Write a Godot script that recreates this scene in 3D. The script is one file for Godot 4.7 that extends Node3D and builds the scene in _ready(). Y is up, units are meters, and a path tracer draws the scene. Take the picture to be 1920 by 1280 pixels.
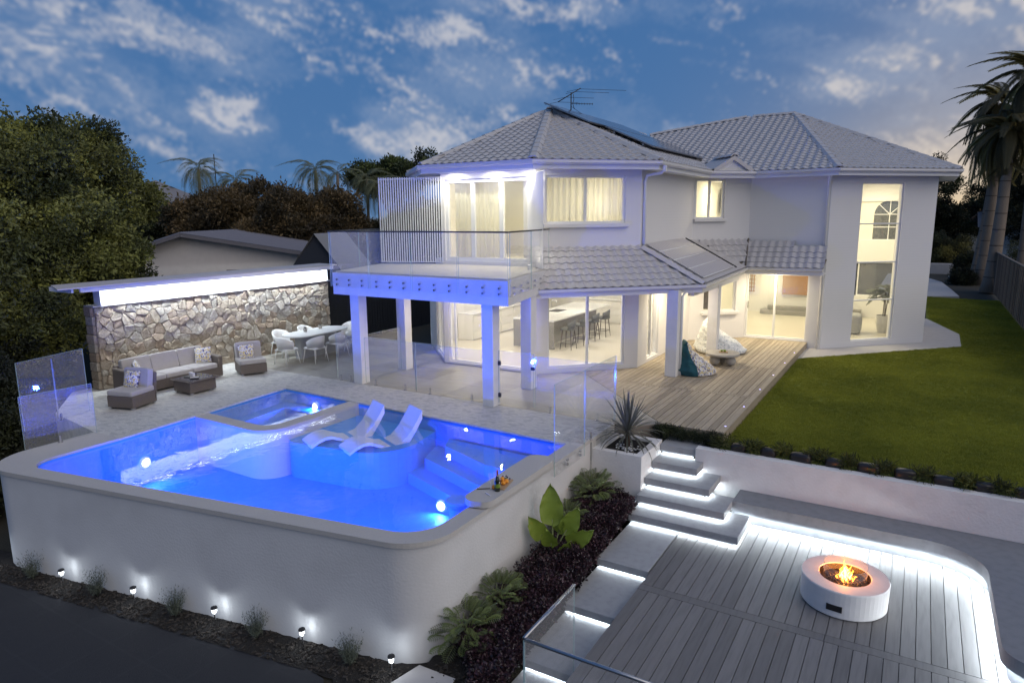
extends Node3D

# ---------------------------------------------------------------- helpers
class MB:
	var st := SurfaceTool.new()
	func _init(smooth := false):
		st.begin(Mesh.PRIMITIVE_TRIANGLES)
		st.set_smooth_group(0 if smooth else 0xFFFFFFFF)
	func tri(a: Vector3, b: Vector3, c: Vector3):
		st.add_vertex(a); st.add_vertex(b); st.add_vertex(c)
	func quad(a: Vector3, b: Vector3, c: Vector3, d: Vector3):
		tri(a, b, c); tri(a, c, d)
	# box given by its centre, full size and axes
	func box(c: Vector3, s: Vector3, q := Basis()):
		var p := []
		for i in 8:
			p.append(c + q * Vector3((0.5 if i & 1 else -0.5) * s.x, (0.5 if i & 2 else -0.5) * s.y, (0.5 if i & 4 else -0.5) * s.z))
		quad(p[0], p[2], p[3], p[1]); quad(p[5], p[7], p[6], p[4])
		quad(p[4], p[6], p[2], p[0]); quad(p[1], p[3], p[7], p[5])
		quad(p[2], p[6], p[7], p[3]); quad(p[4], p[0], p[1], p[5])
	# box with chamfered edges
	func cbox(c: Vector3, s: Vector3, b: float, q := Basis()):
		var h := s * 0.5
		var f := func(x: int, y: int, z: int, k: int) -> Vector3:
			var v := Vector3(x * (h.x - (0.0 if k == 0 else b)), y * (h.y - (0.0 if k == 1 else b)), z * (h.z - (0.0 if k == 2 else b)))
			return c + q * v
		for g in [-1, 1]:
			var o = [f.call(g, -1, -1, 0), f.call(g, 1, -1, 0), f.call(g, 1, 1, 0), f.call(g, -1, 1, 0)]
			if g < 0: o.reverse()
			quad(o[3], o[2], o[1], o[0])
			o = [f.call(-1, g, -1, 1), f.call(-1, g, 1, 1), f.call(1, g, 1, 1), f.call(1, g, -1, 1)]
			if g < 0: o.reverse()
			quad(o[3], o[2], o[1], o[0])
			o = [f.call(-1, -1, g, 2), f.call(1, -1, g, 2), f.call(1, 1, g, 2), f.call(-1, 1, g, 2)]
			if g < 0: o.reverse()
			quad(o[3], o[2], o[1], o[0])
		for a in [-1, 1]:
			for e in [-1, 1]:
				quad(f.call(a, e, -1, 0), f.call(a, e, 1, 0), f.call(a, e, 1, 1), f.call(a, e, -1, 1))
				quad(f.call(a, -1, e, 0), f.call(a, 1, e, 0), f.call(a, 1, e, 2), f.call(a, -1, e, 2))
				quad(f.call(-1, a, e, 1), f.call(1, a, e, 1), f.call(1, a, e, 2), f.call(-1, a, e, 2))
				for g in [-1, 1]:
					tri(f.call(a, e, g, 0), f.call(a, e, g, 1), f.call(a, e, g, 2))
	# upright prism over a plan polygon of (x, z)
	func prism(poly: PackedVector2Array, y0: float, y1: float, cap_bottom := true):
		var idx := Geometry2D.triangulate_polygon(poly)
		for i in range(0, idx.size(), 3):
			var a := poly[idx[i]]; var b := poly[idx[i + 1]]; var c := poly[idx[i + 2]]
			if (b - a).cross(c - a) < 0.0:
				var t := b; b = c; c = t
			tri(Vector3(a.x, y1, a.y), Vector3(b.x, y1, b.y), Vector3(c.x, y1, c.y))
			if cap_bottom:
				tri(Vector3(a.x, y0, a.y), Vector3(c.x, y0, c.y), Vector3(b.x, y0, b.y))
		var cw := not Geometry2D.is_polygon_clockwise(poly)
		for i in poly.size():
			var a := poly[i]; var b := poly[(i + 1) % poly.size()]
			if not cw:
				var t := a; a = b; b = t
			quad(Vector3(a.x, y0, a.y), Vector3(b.x, y0, b.y), Vector3(b.x, y1, b.y), Vector3(a.x, y1, a.y))
	# swept round bar; radii may be one number or a list
	func tube(pts: Array, rad, n := 8, cap := true):
		var prev := []
		var up := Vector3(0.13, 1, 0.07).normalized()
		for i in pts.size():
			var d: Vector3 = (pts[mini(i + 1, pts.size() - 1)] - pts[maxi(i - 1, 0)]).normalized()
			if absf(d.dot(up)) > 0.95: up = Vector3(1, 0.1, 0.05).normalized()
			var s := d.cross(up).normalized()
			var t := s.cross(d).normalized()
			up = t
			var r: float = rad[i] if rad is Array else rad
			var ring := []
			for k in n:
				ring.append(pts[i] + (s * cos(TAU * k / n) + t * sin(TAU * k / n)) * r)
			if i > 0:
				for k in n:
					quad(prev[k], prev[(k + 1) % n], ring[(k + 1) % n], ring[k])
			if cap and (i == 0 or i == pts.size() - 1):
				for k in n:
					if i == 0: tri(pts[i], ring[(k + 1) % n], ring[k])
					else: tri(pts[i], ring[k], ring[(k + 1) % n])
			prev = ring
	# turned shape; profile is a list of (radius, height), sx and sz stretch it
	func lathe(prof: Array, n := 20, at := Vector3.ZERO, sx := 1.0, sz := 1.0):
		for i in prof.size() - 1:
			for k in n:
				var a := TAU * k / n; var b := TAU * (k + 1) / n
				var p: Vector2 = prof[i]; var q: Vector2 = prof[i + 1]
				var p0 := at + Vector3(cos(a) * p.x * sx, p.y, sin(a) * p.x * sz); var p1 := at + Vector3(cos(b) * p.x * sx, p.y, sin(b) * p.x * sz)
				var q0 := at + Vector3(cos(a) * q.x * sx, q.y, sin(a) * q.x * sz); var q1 := at + Vector3(cos(b) * q.x * sx, q.y, sin(b) * q.x * sz)
				if p.x < 1e-5: tri(p0, q1, q0)
				elif q.x < 1e-5: tri(p0, p1, q0)
				else: quad(p0, p1, q1, q0)
	# rounded cushion: superellipsoid
	func cushion(c: Vector3, s: Vector3, q := Basis(), e1 := 0.35, e2 := 0.3, nu := 28, nv := 14, noise: FastNoiseLite = null, amp := 0.0):
		var sg := func(v: float, e: float) -> float: return signf(v) * pow(absf(v), e)
		var rows := []
		for j in nv + 1:
			var v := -PI / 2 + PI * j / nv
			var row := []
			for i in nu:
				var u := TAU * i / nu
				var p := Vector3(sg.call(cos(v), e1) * sg.call(cos(u), e2), sg.call(sin(v), e1), sg.call(cos(v), e1) * sg.call(sin(u), e2)) * s * 0.5
				if noise: p += p.normalized() * amp * noise.get_noise_3dv((p + c) * 10.0)
				row.append(c + q * p)
			rows.append(row)
		for j in nv:
			for i in nu:
				quad(rows[j][i], rows[j][(i + 1) % nu], rows[j + 1][(i + 1) % nu], rows[j + 1][i])
	func mesh() -> ArrayMesh:
		st.generate_normals()
		return st.commit()

var M := {}
var taken := {}
var rng := RandomNumberGenerator.new()

func numbered(called: String) -> String:
	taken[called] = taken.get(called, -1) + 1
	return called if taken[called] == 0 else "%s_%03d" % [called, taken[called]]

func tag(o: Node3D, label: String, category: String, group := ""):
	o.set_meta("label", label); o.set_meta("category", category)
	if group: o.set_meta("group", group)

func thing(called: String, label: String, category: String, at := Vector3.ZERO, turn := 0.0, group := "") -> Node3D:
	var o := Node3D.new()
	o.name = numbered(called)
	add_child(o)
	o.position = at; o.rotation.y = turn
	tag(o, label, category, group)
	return o

func part(parent: Node3D, called: String, mesh: Mesh, m: Material, at := Vector3.ZERO, q := Basis()) -> MeshInstance3D:
	var o := MeshInstance3D.new()
	o.name = called
	o.mesh = mesh; o.material_override = m
	o.transform = Transform3D(q, at)
	parent.add_child(o, true)
	return o

func group_part(parent: Node3D, called: String, at := Vector3.ZERO, q := Basis()) -> Node3D:
	var o := Node3D.new()
	o.name = called
	o.transform = Transform3D(q, at)
	parent.add_child(o, true)
	return o

func solo(called: String, mesh: Mesh, m: Material, label: String, category: String, group := "", at := Vector3.ZERO) -> MeshInstance3D:
	var o := part(self, numbered(called), mesh, m, at)
	tag(o, label, category, group)
	return o

func struct(called: String, mesh: Mesh, m: Material) -> MeshInstance3D:
	var o := part(self, numbered(called), mesh, m)
	o.set_meta("kind", "structure")
	return o

func copy_of(src: Node3D, at: Vector3, turn: float, label := "") -> Node3D:
	var c: Node3D = src.duplicate()
	c.name = numbered(String(src.name).rstrip("0123456789").trim_suffix("_"))
	add_child(c)
	c.position = at; c.rotation.y = turn
	if label: c.set_meta("label", label)
	return c

func scatter(parent: Node3D, called: String, mesh: Mesh, m: Material, xs: Array, cols := []) -> MultiMeshInstance3D:
	var mm := MultiMesh.new()
	mm.transform_format = MultiMesh.TRANSFORM_3D
	mm.use_colors = cols.size() > 0
	mm.mesh = mesh
	mm.instance_count = xs.size()
	for i in xs.size():
		mm.set_instance_transform(i, xs[i])
		if cols.size(): mm.set_instance_color(i, cols[i])
	var o := MultiMeshInstance3D.new()
	o.name = called
	o.multimesh = mm; o.material_override = m
	parent.add_child(o, true)
	return o

func rnd(a: float, b: float) -> float: return rng.randf_range(a, b)
func look(fwd: Vector3, up := Vector3.UP) -> Basis:
	if absf(fwd.normalized().dot(up)) > 0.99: up = Vector3.RIGHT
	return Basis.looking_at(fwd, up)
func boxm(s: Vector3, at := Vector3.ZERO, q := Basis()) -> ArrayMesh:
	var b := MB.new(); b.box(at, s, q); return b.mesh()
func cboxm(s: Vector3, bev: float, at := Vector3.ZERO, q := Basis()) -> ArrayMesh:
	var b := MB.new(); b.cbox(at, s, bev, q); return b.mesh()
func tubem(pts: Array, r, n := 8) -> ArrayMesh:
	var b := MB.new(true); b.tube(pts, r, n); return b.mesh()
func lathem(prof: Array, n := 20, sx := 1.0, sz := 1.0, smooth := false) -> ArrayMesh:
	var b := MB.new(smooth); b.lathe(prof, n, Vector3.ZERO, sx, sz); return b.mesh()
func prismm(poly: PackedVector2Array, y0: float, y1: float) -> ArrayMesh:
	var b := MB.new(); b.prism(poly, y0, y1); return b.mesh()

# ---------------------------------------------------------------- materials
func tex(freq: float, ramp: Array, seed_ := 1, oct := 5, type := FastNoiseLite.TYPE_SIMPLEX_SMOOTH, size := 512, normal := false, bump := 4.0) -> NoiseTexture2D:
	var n := FastNoiseLite.new()
	n.noise_type = type; n.frequency = freq; n.seed = seed_
	n.fractal_octaves = oct
	var t := NoiseTexture2D.new()
	t.width = size; t.height = size; t.seamless = true; t.noise = n
	if normal:
		t.as_normal_map = true; t.bump_strength = bump
	elif ramp.size():
		var g := Gradient.new()
		var offs := PackedFloat32Array(); var cols := PackedColorArray()
		for r in ramp:
			offs.append(r[0]); cols.append((r[1] as Color).linear_to_srgb())
		g.offsets = offs; g.colors = cols
		t.color_ramp = g
	return t

# linear base colour, roughness; texture options laid on by world position
func mat(key: String, c: Color, rough := 0.8, o := {}) -> StandardMaterial3D:
	var m := StandardMaterial3D.new()
	m.resource_name = key
	m.albedo_color = c.linear_to_srgb(); m.albedo_color.a = c.a
	m.roughness = rough
	m.metallic = o.get("metal", 0.0)
	if o.has("spec"): m.metallic_specular = o.spec
	if o.has("tex") or o.has("normal") or o.has("height"):
		m.uv1_triplanar = true; m.uv1_world_triplanar = not o.get("local", false)
		var s = o.get("scale", 1.0)
		m.uv1_scale = s if s is Vector3 else Vector3.ONE * s
		if o.has("tex"): m.albedo_texture = o.tex
		if o.has("normal"):
			m.normal_enabled = true; m.normal_texture = o.normal; m.normal_scale = o.get("nscale", 0.5)
		if o.has("height"):
			m.heightmap_enabled = true; m.heightmap_texture = o.height; m.heightmap_scale = o.get("hscale", 0.5)
	if o.has("vc"): m.vertex_color_use_as_albedo = true
	if o.has("glow"):
		m.emission_enabled = true; m.emission = (o.glow as Color).linear_to_srgb(); m.emission_energy_multiplier = o.get("power", 1.0)
	if c.a < 1.0: m.transparency = BaseMaterial3D.TRANSPARENCY_ALPHA
	if o.has("back"):
		m.backlight_enabled = true; m.backlight = (o.back as Color).linear_to_srgb()
	if o.has("rim"):
		m.rim_enabled = true; m.rim = o.rim; m.rim_tint = 0.5
	if o.has("coat"):
		m.clearcoat_enabled = true; m.clearcoat = o.coat; m.clearcoat_roughness = o.get("coat_rough", 0.1)
	M[key] = m
	return m

func make_materials():
	var W := func(v: float) -> Color: return Color(v, v, v)
	var soft := tex(0.012, [[0.0, W.call(0.90)], [0.5, W.call(0.97)], [1.0, W.call(1.0)]], 3, 4)
	var fine := tex(0.09, [], 5, 4)
	var grit := tex(0.2, [], 9, 3)
	mat("render", Color(0.76, 0.75, 0.75), 0.85, {tex = soft, scale = 0.35, height = fine, hscale = 0.35})
	# painted brickwork, too far off to tell the bricks apart: faint courses and patchy paint
	var bi := Image.create(256, 256, false, Image.FORMAT_RGB8)
	var bn := FastNoiseLite.new(); bn.frequency = 0.05; bn.seed = 6
	for y in 256:
		for x in 256:
			var v := 0.85 + 0.15 * bn.get_noise_2d(x, y)
			if y % 21 < 3: v = 0.35
			elif (x + (37 if (y / 21) % 2 else 0)) % 64 < 2: v = 0.55
			bi.set_pixel(x, y, Color(v, v, v))
	mat("brickwhite", Color(0.74, 0.73, 0.735), 0.8, {height = ImageTexture.create_from_image(bi), hscale = 0.0})
	M.brickwhite.uv1_scale = Vector3.ONE * 0.97
	M.brickwhite.heightmap_scale = 0.25
	mat("poolwall", Color(0.62, 0.615, 0.62), 0.9, {tex = tex(0.008, [[0.0, W.call(0.86)], [0.5, W.call(0.95)], [1.0, W.call(1.0)]], 14, 5), scale = 0.2, height = grit, hscale = 0.3})
	mat("trim", Color(0.78, 0.78, 0.79), 0.45)
	mat("frame", Color(0.8, 0.8, 0.8), 0.4)
	mat("tile", Color(0.52, 0.505, 0.515), 0.42, {tex = tex(0.03, [[0.0, W.call(0.84)], [0.5, W.call(0.95)], [1.0, W.call(1.0)]], 21, 4), scale = 0.5})
	mat("under", Color(0.17, 0.15, 0.13), 0.9)
	mat("gutter", Color(0.62, 0.62, 0.64), 0.4)
	mat("coping", Color(0.50, 0.48, 0.46), 0.8, {tex = tex(0.05, [[0.0, W.call(0.72)], [0.35, W.call(0.95)], [0.6, W.call(0.9)], [1.0, W.call(1.0)]], 8, 4), scale = 0.9, height = grit, hscale = 0.3})
	mat("paving", Color(0.58, 0.57, 0.55), 0.75, {tex = tex(0.014, [[0.0, Color(0.6, 0.61, 0.62)], [0.36, Color(0.74, 0.75, 0.76)], [0.5, Color(0.96, 0.96, 0.94)], [0.62, Color(0.8, 0.8, 0.8)], [1.0, Color(1, 1, 0.98)]], 33, 7), scale = Vector3(0.45, 0.45, 0.9), height = fine, hscale = 0.4})
	for k in 3:
		mat("floortile%d" % k, Color(0.33, 0.315, 0.28) * (0.92 + 0.07 * k), 0.45, {tex = tex(0.012, [[0.0, W.call(0.72)], [0.45, W.call(0.9)], [1.0, W.call(1.0)]], 40 + k, 5), scale = Vector3(0.22, 0.5, 1.3)})
	for k in 4:
		mat("deck%d" % k, Color(0.40, 0.335, 0.25) * (0.9 + 0.06 * k), 0.65, {tex = tex(0.02, [[0.0, W.call(0.76)], [0.5, W.call(0.93)], [1.0, W.call(1.0)]], 50 + k, 4, FastNoiseLite.TYPE_SIMPLEX_SMOOTH, 256), scale = Vector3(3.0, 1.0, 0.3)})
		mat("greydeck%d" % k, Color(0.185, 0.178, 0.178) * (0.92 + 0.055 * k), 0.6, {tex = M["deck%d" % k].albedo_texture, scale = Vector3(3.0, 1.0, 0.3)})
	mat("stepstone", Color(0.34, 0.35, 0.37), 0.75, {tex = tex(0.02, [[0.0, W.call(0.82)], [0.5, W.call(0.95)], [1.0, W.call(1.0)]], 61, 5), scale = 0.6, height = grit, hscale = 0.2})
	mat("bench", Color(0.23, 0.24, 0.26), 0.75, {tex = M.stepstone.albedo_texture, scale = 0.5, height = grit, hscale = 0.2})
	mat("asphalt", Color(0.040, 0.043, 0.052), 0.9, {tex = tex(0.25, [[0.0, W.call(0.5)], [0.5, W.call(0.8)], [1.0, W.call(1.0)]], 71, 3), scale = 1.2, height = grit, hscale = 1.2})
	mat("mulch", Color(0.03, 0.026, 0.024), 0.95, {tex = tex(0.15, [[0.0, W.call(0.35)], [0.5, W.call(0.7)], [1.0, W.call(1.0)]], 73, 4), scale = 1.0, height = fine, hscale = 4.0})
	mat("chip", Color(1, 1, 1), 0.9, {vc = true})
	mat("soil", Color(0.055, 0.05, 0.035), 0.95, {tex = M.mulch.albedo_texture, scale = 0.4})
	mat("lawn", Color(0.17, 0.205, 0.02), 0.95, {tex = tex(0.02, [[0.0, W.call(0.6)], [0.5, W.call(0.85)], [1.0, W.call(1.0)]], 77, 5), scale = 0.25, height = grit, hscale = 3.0})
	mat("blade", Color(1, 1, 1), 0.8, {vc = true, back = Color(0.3, 0.3, 0.3)})
	mat("leaf", Color(1, 1, 1), 0.62, {vc = true, back = Color(0.25, 0.25, 0.25)})
	mat("bark", Color(0.16, 0.115, 0.085), 0.9, {tex = tex(0.06, [[0.0, W.call(0.5)], [1.0, W.call(1.0)]], 81, 4), scale = Vector3(2.5, 0.6, 2.5), height = fine, hscale = 3.0})
	mat("palmbark", Color(0.30, 0.24, 0.19), 0.85, {tex = tex(0.03, [[0.0, W.call(0.55)], [0.5, W.call(0.85)], [1.0, W.call(1.0)]], 83, 4), scale = Vector3(0.8, 3.0, 0.8), height = fine, hscale = 2.0})
	for k in 5:
		var c: Color = [Color(0.44, 0.38, 0.31), Color(0.41, 0.35, 0.28), Color(0.46, 0.42, 0.37), Color(0.40, 0.32, 0.25), Color(0.42, 0.385, 0.335)][k]
		mat("stone%d" % k, c, 0.85, {tex = tex(0.03, [[0.0, Color(0.6, 0.56, 0.52)], [0.45, Color(0.9, 0.88, 0.85)], [1.0, W.call(1.0)]], 90 + k, 5, FastNoiseLite.TYPE_SIMPLEX_SMOOTH, 256), scale = 1.4, height = fine, hscale = 2.5})
	mat("mortar", Color(0.33, 0.29, 0.24), 0.95, {height = fine, hscale = 2.0})
	mat("glass", Color(0.95, 0.97, 0.98, 0.05), 0.02)
	mat("glassedge", Color(0.55, 0.72, 0.70, 0.55), 0.1)
	var ripple := tex(0.010, [], 99, 3, FastNoiseLite.TYPE_SIMPLEX_SMOOTH, 512, true, 1.6)
	mat("water", Color(0.75, 0.85, 1.0, 0.03), 0.01, {normal = ripple, nscale = 0.17, scale = 0.35})
	mat("pooltile", Color(0.05, 0.29, 0.74), 0.5, {tex = tex(0.02, [[0.0, W.call(0.86)], [1.0, W.call(1.0)]], 101, 4), scale = 0.6})
	mat("balconytile", Color(0.62, 0.58, 0.48), 0.5, {tex = M.floortile2.albedo_texture, scale = Vector3(0.22, 0.5, 1.3)})
	mat("steel", Color(0.62, 0.62, 0.63), 0.22, {metal = 1.0})
	mat("alu", Color(0.36, 0.37, 0.40), 0.35, {metal = 1.0})
	mat("black", Color(0.012, 0.012, 0.014), 0.4)
	mat("darkmetal", Color(0.03, 0.03, 0.032), 0.5)
	mat("pane_dark", Color(0.02, 0.022, 0.03), 0.08)
	mat("pv", Color(0.10, 0.105, 0.13), 0.12)
	mat("solarmat", Color(0.50, 0.48, 0.50), 0.6)
	mat("darkfence", Color(0.022, 0.024, 0.028), 0.8)
	for k in 3: mat("paling%d" % k, Color(0.20, 0.165, 0.135) * (0.8 + 0.2 * k), 0.9, {tex = M.bark.albedo_texture, scale = Vector3(2.0, 0.3, 2.0)})
	var weave := tex(0.12, [[0.0, W.call(0.35)], [0.5, W.call(0.8)], [1.0, W.call(1.0)]], 111, 2, FastNoiseLite.TYPE_SIMPLEX_SMOOTH, 256)
	mat("wicker", Color(0.21, 0.175, 0.155), 0.7, {tex = weave, scale = Vector3(1.2, 5.0, 1.2), height = weave, hscale = 3.0})
	mat("cushion", Color(0.42, 0.40, 0.40), 0.95, {rim = 0.3, tex = soft, scale = 1.2, height = grit, hscale = 0.3})
	var floral := tex(0.022, [[0.0, Color(0.03, 0.03, 0.09)], [0.36, Color(0.04, 0.04, 0.18)], [0.39, Color(0.8, 0.8, 0.82)], [0.5, Color(0.85, 0.85, 0.85)], [0.56, Color(0.8, 0.8, 0.84)], [0.58, Color(0.12, 0.12, 0.35)], [0.61, Color(0.75, 0.75, 0.8)], [0.66, Color(0.6, 0.45, 0.06)], [1.0, Color(0.75, 0.7, 0.6)]], 117, 3, FastNoiseLite.TYPE_SIMPLEX_SMOOTH, 512)
	mat("floral", Color(1, 1, 1), 0.9, {tex = floral, scale = 0.9, local = true})
	var spots := tex(0.03, [[0.0, Color(0.12, 0.16, 0.22)], [0.24, Color(0.3, 0.34, 0.4)], [0.3, Color(0.74, 0.76, 0.76)], [1.0, Color(0.82, 0.83, 0.8)]], 121, 2, FastNoiseLite.TYPE_CELLULAR, 512)
	mat("spotted", Color(1, 1, 1), 0.9, {tex = spots, scale = 0.8})
	mat("teal", Color(0.02, 0.10, 0.125), 0.9, {rim = 0.2, height = fine, hscale = 0.6})
	mat("whiteplastic", Color(0.72, 0.72, 0.72), 0.45)
	mat("lounger", Color(0.66, 0.66, 0.68), 0.5)
	mat("tabletop", Color(0.62, 0.63, 0.63), 0.5)
	mat("concrete", Color(0.38, 0.36, 0.33), 0.8, {tex = soft, scale = 1.5})
	mat("pitwhite", Color(0.72, 0.70, 0.70), 0.6, {tex = soft, scale = 0.8})
	mat("lava", Color(0.02, 0.016, 0.014), 0.35)
	mat("flame", Color(1, 0.5, 0.1, 0.42), 0.9, {glow = Color(1.0, 0.33, 0.035), power = 7.0})
	mat("flamecore", Color(1, 0.8, 0.4, 0.55), 0.9, {glow = Color(1.0, 0.66, 0.22), power = 9.0})
	mat("led", Color(1, 1, 1), 0.5, {glow = Color(0.86, 0.95, 1.0), power = 5.0})
	mat("lamp", Color(1, 1, 1), 0.5, {glow = Color(1.0, 0.95, 0.82), power = 6.0})
	mat("poollamp", Color(1, 1, 1), 0.5, {glow = Color(0.62, 0.72, 1.0), power = 7.0})
	mat("bluedot", Color(1, 1, 1), 0.5, {glow = Color(0.45, 0.42, 1.0), power = 5.0})
	mat("inside", Color(0.78, 0.76, 0.68), 0.8)
	mat("insidefloor", Color(0.62, 0.58, 0.50), 0.3, {tex = soft, scale = 0.8})
	mat("cabinet", Color(0.72, 0.70, 0.64), 0.4)
	mat("marble", Color(0.72, 0.72, 0.70), 0.2, {tex = soft, scale = 0.6})
	mat("greystone", Color(0.27, 0.26, 0.24), 0.5, {tex = tex(0.03, [[0.0, W.call(0.6)], [1.0, W.call(1.0)]], 131, 4), scale = Vector3(2.5, 0.5, 2.5)})
	mat("stoolgrey", Color(0.10, 0.105, 0.10), 0.9)
	mat("darkwood", Color(0.05, 0.03, 0.02), 0.5)
	mat("timber", Color(0.42, 0.20, 0.07), 0.5, {tex = M.bark.albedo_texture, scale = Vector3(1.0, 0.3, 1.0)})
	mat("curtain", Color(0.70, 0.68, 0.60), 0.95, {back = Color(0.55, 0.54, 0.46)})
	mat("sofaint", Color(0.34, 0.34, 0.33), 0.95)
	mat("potwhite", Color(0.62, 0.61, 0.60), 0.6)
	mat("bottle", Color(0.008, 0.014, 0.006), 0.08, {coat = 0.8})
	mat("foil", Color(0.45, 0.16, 0.12), 0.35, {metal = 0.6})
	mat("clear", Color(0.95, 0.97, 1.0, 0.12), 0.02)
	mat("orange", Color(0.75, 0.28, 0.015), 0.45)
	mat("grape", Color(0.05, 0.015, 0.03), 0.3)
	mat("limegreen", Color(0.16, 0.24, 0.02), 0.5)
	mat("board", Color(0.40, 0.26, 0.14), 0.6)
	mat("pebble", Color(0.72, 0.72, 0.72), 0.7)
	mat("cement", Color(0.48, 0.465, 0.46), 0.85, {tex = soft, scale = 0.4})
	mat("neighbour_wall", Color(0.74, 0.69, 0.66), 0.9, {tex = soft, scale = 0.5})
	mat("neighbour_roof", Color(0.17, 0.165, 0.19), 0.7, {tex = soft, scale = 0.5})
	mat("neighbour_roof_pale", Color(0.20, 0.195, 0.21), 0.7)
	mat("navy", Color(0.012, 0.016, 0.026), 0.8)
	mat("shedroof", Color(0.24, 0.235, 0.23), 0.6)
	mat("leafdark", Color(0.03, 0.045, 0.018), 0.6, {back = Color(0.2, 0.2, 0.2)})
	mat("palmgreen", Color(0.10, 0.11, 0.05), 0.65, {back = Color(0.3, 0.3, 0.2)})
	mat("palmbrown", Color(0.050, 0.042, 0.018), 0.65, {back = Color(0.4, 0.35, 0.15)})
	mat("straplef", Color(0.055, 0.06, 0.042), 0.5, {back = Color(0.2, 0.2, 0.2)})
	mat("limeleaf", Color(0.24, 0.325, 0.05), 0.45, {back = Color(0.4, 0.4, 0.4), tex = soft, scale = 3.0})
	mat("limestalk", Color(0.20, 0.24, 0.10), 0.6)
	for k in 3: mat("lobe%d" % k, Color(0.13, 0.175, 0.045) * (0.7 + 0.3 * k), 0.5, {back = Color(0.25, 0.25, 0.25)})
	mat("rosemary", Color(0.085, 0.10, 0.075), 0.8)
	mat("glossleaf", Color(1, 1, 1), 0.35, {vc = true})

# ---------------------------------------------------------------- scene
func _ready():
	rng.seed = 7
	var cam := Camera3D.new()
	cam.name = "camera"
	cam.position = Vector3(0, 4.2, 0)
	cam.rotation_degrees = Vector3(-10.4, 31.05, -0.5)
	cam.fov = 53.49; cam.near = 0.1; cam.far = 1500.0
	add_child(cam)
	cam.current = true
	var env := Environment.new()
	env.background_mode = Environment.BG_SKY
	env.tonemap_mode = Environment.TONE_MAPPER_LINEAR
	env.tonemap_exposure = 1.0
	env.background_energy_multiplier = 1.0
	env.sdfgi_enabled = true; env.ssao_enabled = true; env.ssil_enabled = true
	env.sky = Sky.new()
	env.sky.sky_material = make_sky()
	var we := WorldEnvironment.new()
	we.name = "environment"; we.environment = env
	add_child(we)
	# the last light after sunset: a broad soft glow from the side where the sun went down
	var sun := DirectionalLight3D.new()
	sun.name = "dusk_light"
	sun.light_energy = 0.50
	sun.light_color = Color(1.0, 0.935, 0.83)
	sun.light_angular_distance = 75.0
	sun.shadow_enabled = true
	add_child(sun)
	sun.look_at_from_position(Vector3.ZERO, -dir_of(104.0, 40.0))
	make_materials()
	print("materials")
	build_ground()
	build_pool()
	build_lower_garden()
	print("ground done")
	build_house()
	print("house done")
	build_rooms()
	build_terrace()
	print("terrace done")
	build_deck_things()
	build_surroundings()
	print("surroundings done")
	build_plants()
	print("plants done")

# azimuth in degrees clockwise from -z, elevation in degrees
func dir_of(az: float, el: float) -> Vector3:
	var a := deg_to_rad(az); var e := deg_to_rad(el)
	return Vector3(sin(a) * cos(e), sin(e), -cos(a) * cos(e))

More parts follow.
